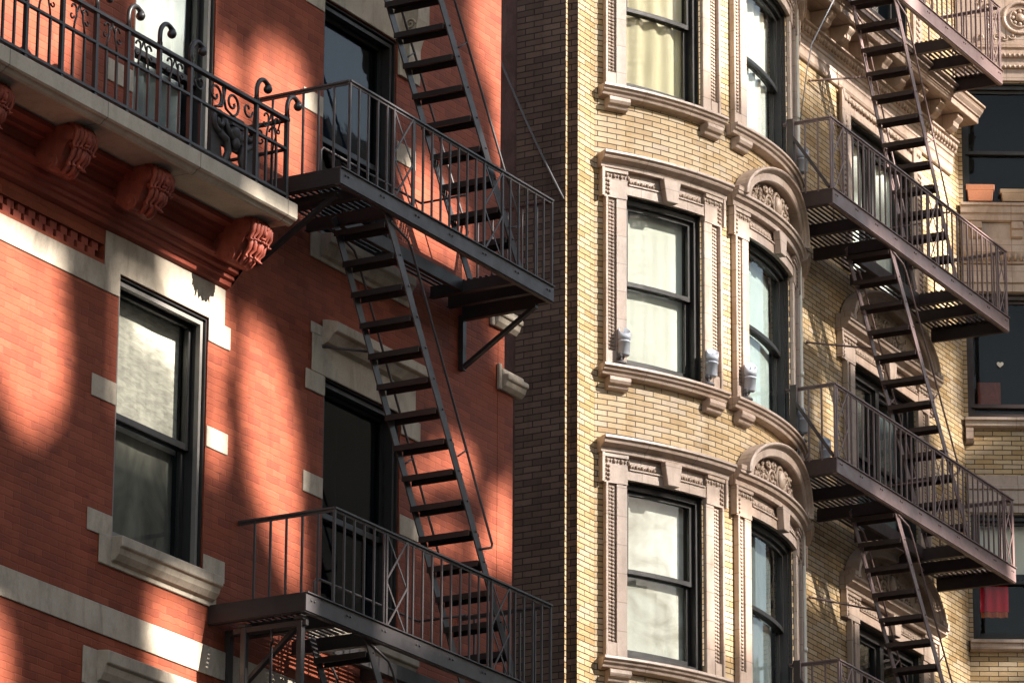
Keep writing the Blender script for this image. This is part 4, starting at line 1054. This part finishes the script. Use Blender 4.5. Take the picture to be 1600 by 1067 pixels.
# buildings across the street (outside the picture): a low pale row, and above it an added unseen screen cut to shape the sun patches
TX, TZ = .15, .62
WZ = (4.2, 7.6, 11, 14.4, 17.8)
OB = thing('opposite_building', 'plain masonry building across the street, behind the camera', 'building', (40, -24, 0))
m = MB(); wall(m, lambda u, o, z: (u, -24+o, z), -20, 100, 0, 20.9, [(x, x+1.3, z, z+1.9, .15) for x in range(-16, 96, 4) for z in WZ])
for x in range(-16, 96, 4):
    for z in WZ: m.face([(x, -24.15, z), (x+1.3, -24.15, z), (x+1.3, -24.15, z+1.9), (x, -24.15, z+1.9)])
m.face([(-20, -24, 20.9), (100, -24, 20.9), (100, -34, 20.9), (-20, -34, 20.9)]); m.face([(-20, -34, 0), (100, -34, 0), (100, -34, 20.9), (-20, -34, 20.9)])
m.build('wall', 'pale_wall', OB)

OT = thing('opposite_tower', 'taller plain masonry building further along across the street', 'building', (80, -24, 0))
m = MB(); wall(m, lambda u, o, z: (u, -23.9+o, z), 60.5, 140, 0, 33, [(x, x+1.3, z, z+1.9, .15) for x in range(62, 138, 4) for z in (4.2, 7.6, 11, 14.4, 17.8, 21.2, 24.6, 28)])
for x in range(62, 138, 4):
    for z in (4.2, 7.6, 11, 14.4, 17.8, 21.2, 24.6, 28): m.face([(x, -24.05, z), (x+1.3, -24.05, z), (x+1.3, -24.05, z+1.9), (x, -24.05, z+1.9)])
m.face([(60.5, -23.9, 33), (140, -23.9, 33), (140, -34, 33), (60.5, -34, 33)]); m.face([(60.5, -34, 0), (60.5, -23.9, 0), (60.5, -23.9, 33), (60.5, -34, 33)])
m.build('wall', 'pale_wall', OT)

def poly_in(p, x, y):
    r = False; j = len(p)-1
    for i in range(len(p)):
        (a, b), (c, d) = p[i], p[j]
        if (b > y) != (d > y) and x < (c-a)*(y-b)/(d-b)+a: r = not r
        j = i
    return r
# patches of sunlight on the red wall, outlined where they fall on the photographed wall
RP = [([(-60, 330), (0, 330), (40, 365), (97, 400), (100, 470), (108, 560), (104, 610), (84, 660), (50, 690), (22, 660), (0, 600), (-30, 560), (-60, 560)], 1),
      ([(252, 395), (300, 425), (345, 445), (352, 470), (362, 520), (362, 560), (345, 600), (352, 650), (358, 690), (352, 740), (325, 745), (318, 690), (322, 560), (300, 520), (250, 500)], 1),
      ([(376, 505), (398, 495), (425, 530), (447, 590), (460, 650), (468, 740), (472, 850), (470, 930), (448, 905), (420, 830), (392, 760), (382, 690), (374, 600)], 1),
      ([(388, 100), (402, 68), (440, 66), (474, 100), (484, 150), (484, 270), (470, 330), (430, 260), (400, 190), (386, 150)], 1),
      ([(340, 50), (352, 64), (376, 100), (380, 170), (384, 230), (420, 290), (330, 240), (330, 120)], .9),
      ([(640, 250), (665, 255), (705, 300), (730, 340), (735, 400), (735, 430), (660, 400), (610, 340), (620, 300)], 1),
      ([(728, -40), (800, -40), (800, 300), (776, 280), (770, 150), (745, 100)], .9),
      ([(690, 700), (712, 690), (738, 705), (752, 740), (742, 760), (700, 752), (660, 760), (630, 740)], 1),
      ([(760, 505), (800, 505), (800, 600), (786, 590), (776, 560)], .5),
      ([(765, 770), (800, 745), (810, 890), (750, 890), (735, 865), (757, 830)], 1),
      ([(655, 820), (690, 800), (740, 850), (705, 880), (650, 860)], .4),
      ([(228, 930), (262, 915), (300, 940), (318, 985), (318, 1060), (318, 1130), (240, 1100), (232, 1010)], 1),
      ([(-60, 950), (2, 950), (16, 990), (22, 1120), (-60, 1120)], 1),
      ([(-60, -60), (120, -60), (126, 40), (116, 120), (60, 130), (0, 90), (-60, 60)], .9),
      ([(430, 1000), (520, 990), (560, 1120), (430, 1130)], .6)]
RP += [([(176, 425), (330, 490), (330, 520), (300, 690), (170, 640)], .3), ([(205, -60), (335, -60), (335, 60), (215, 110)], .25)]
RP = [([at(*q) for q in p], s) for p, s in RP]
RP = [(p, s, min(a for a, _ in p), max(a for a, _ in p), min(b for _, b in p), max(b for _, b in p)) for p, s in RP]
def edge(p, x, y):
    d = 9
    for i in range(len(p)):
        (a, b), (c, e) = p[i-1], p[i]; L = (c-a)**2+(e-b)**2 or 1e-9
        t = max(0, min(1, ((x-a)*(c-a)+(y-b)*(e-b))/L)); d = min(d, math.hypot(x-a-t*(c-a), y-b-t*(e-b)))
    return d
YP = [[at(*q, 1.6) for q in p] for p in ([(1283, 560), (1296, 590), (1302, 645), (1294, 640)], [(1273, 590), (1282, 612), (1279, 665), (1271, 640)], [(1290, 645), (1299, 662), (1297, 712), (1287, 695)],
      [(1457, 880), (1490, 905), (1488, 1000), (1466, 990), (1456, 930)], [(1440, 200), (1505, 230), (1505, 470), (1470, 440), (1452, 330)], [(1268, 30), (1300, 60), (1300, 140), (1268, 110)],
      [(1325, 215), (1352, 232), (1352, 330), (1325, 310)], [(1372, 270), (1388, 280), (1386, 400), (1370, 380)], [(1395, 380), (1430, 400), (1420, 450), (1380, 420)])]
def yel(X, Z):
    """share of sunlight reaching the yellow building at (X, Z)"""
    if X < 41.15: return .5
    for p in YP:
        if poly_in(p, X, Z): return 1.
    s = (Z-13.215) % 3.055
    if X < 45.4:
        # the piers between the bay windows are fully lit, the panels under the sills less
        a = math.degrees(math.asin(max(-1, min(1, (X-BX)/BR))))
        if .1 < s < 1.6 and -14.5 < a < -3.: return .75
        if .1 < s < 1.85 and (-30.5 < a < -15 or -3 < a < 18.5): return .25
        return .25 if a < 12 else .0
    u = X-E0[0]
    if u > -.5 and ((Z-18.23) % 3.05) < .26: return .5      # falls on the landings' front beams
    if u > 5.0: return .5 if Z > 22.4 else 0
    if Z > 21.0: return .5 if u > 3.4 else .25
    return .25 if u > 4.3 and s > 1.4 else 0
def lit(X, Z):
    if X < 38.2:
        return max([s*min(1, .3+edge(p, X, Z)/.2) for p, s, a, b, c, d in RP if a < X < b and c < Z < d and poly_in(p, X, Z)] or [0])
    return yel(X, Z)
B2 = [[0, 2], [3, 1]]
SY = -24.4; cs = .065
def gobo(x0, x1, z0, z1, yw, name, label):  # added out of view; its holes lay the sun patches on the walls
    d = -SY+yw; m = MB(); nx = int((x1-x0)/cs); nz = int((z1-z0)/cs)
    op = [[not (lit(x0+(i+.5)*cs, z0+(j+.5)*cs) > (B2[i % 2][j % 2]+.5)/4) for j in range(nz)] for i in range(nx)]
    sx, sz = TX*d, TZ*d
    for j in range(nz):
        i = 0
        while i < nx:
            if not op[i][j]: i += 1; continue
            k = i
            while k < nx and op[k][j]: k += 1
            a, b, c, e = x0+i*cs+sx, x0+k*cs+sx, z0+j*cs+sz, z0+(j+1)*cs+sz
            m.face([(a, SY, c), (b, SY, c), (b, SY, e), (a, SY, e)]); i = k
    T = thing('sun_gobo', label, 'gobo', ((x0+x1)/2+sx, SY, 20.9))
    o = m.build('sheet', 'gobo', T); md = o.modifiers.new('thick', 'SOLIDIFY'); md.thickness = .012
    m = MB()
    for t in (0, .5, 1): X = x0+(x1-x0)*t+sx; m.box(lambda u, q, z: (u, q, z), X-.06, X+.06, SY-.17, SY-.05, 20.91, z1+sz)
    m.build('posts', 'gobo', T)  # posts of the added unseen screen
gobo(22, 38.2, 6, 22.6, 0., 'red', 'added unseen screen on the roof across the street, the left one')
gobo(39.0, 54, 8, 26, 1.2, 'yellow', 'added unseen screen on the roof across the street, the right one')

w = bpy.data.worlds.new('World'); sc.world = w; w.use_nodes = True
nt = w.node_tree; bg = nt.nodes['Background']; sky = nt.nodes.new('ShaderNodeTexSky'); sky.sky_type = 'NISHITA'; sky.sun_disc = False
T = Vector((TX, -1, TZ)).normalized(); elev = math.asin(T.z)
sky.sun_elevation = elev; sky.sun_rotation = math.atan2(T.x, T.y); sky.dust_density = .5; sky.ozone_density = .8; sky.air_density = 1.
mx = nt.nodes.new('ShaderNodeMix'); mx.data_type = 'RGBA'; mx.blend_type = 'MULTIPLY'; mx.inputs[0].default_value = 1.
nt.links.new(sky.outputs[0], mx.inputs[6]); mx.inputs[7].default_value = (1., .81, .62, 1)      # warm city haze
nt.links.new(mx.outputs[2], bg.inputs[0]); bg.inputs[1].default_value = .095
L = bpy.data.lights.new('sun', 'SUN'); L.energy = 5.0; L.angle = R_(.7); L.color = (1., .93, .85)
lo = bpy.data.objects.new('sun', L); COL.objects.link(lo); lo.rotation_euler = T.to_track_quat('Z', 'Y').to_euler(); lo.location = (40, -40, 50)
sc.view_settings.view_transform = 'Standard'; sc.view_settings.look = 'None'; sc.view_settings.exposure = 2.45; sc.view_settings.gamma = 1.0
sc.cycles.max_bounces = 8; sc.cycles.transparent_max_bounces = 16; sc.cycles.caustics_reflective = False; sc.cycles.caustics_refractive = False
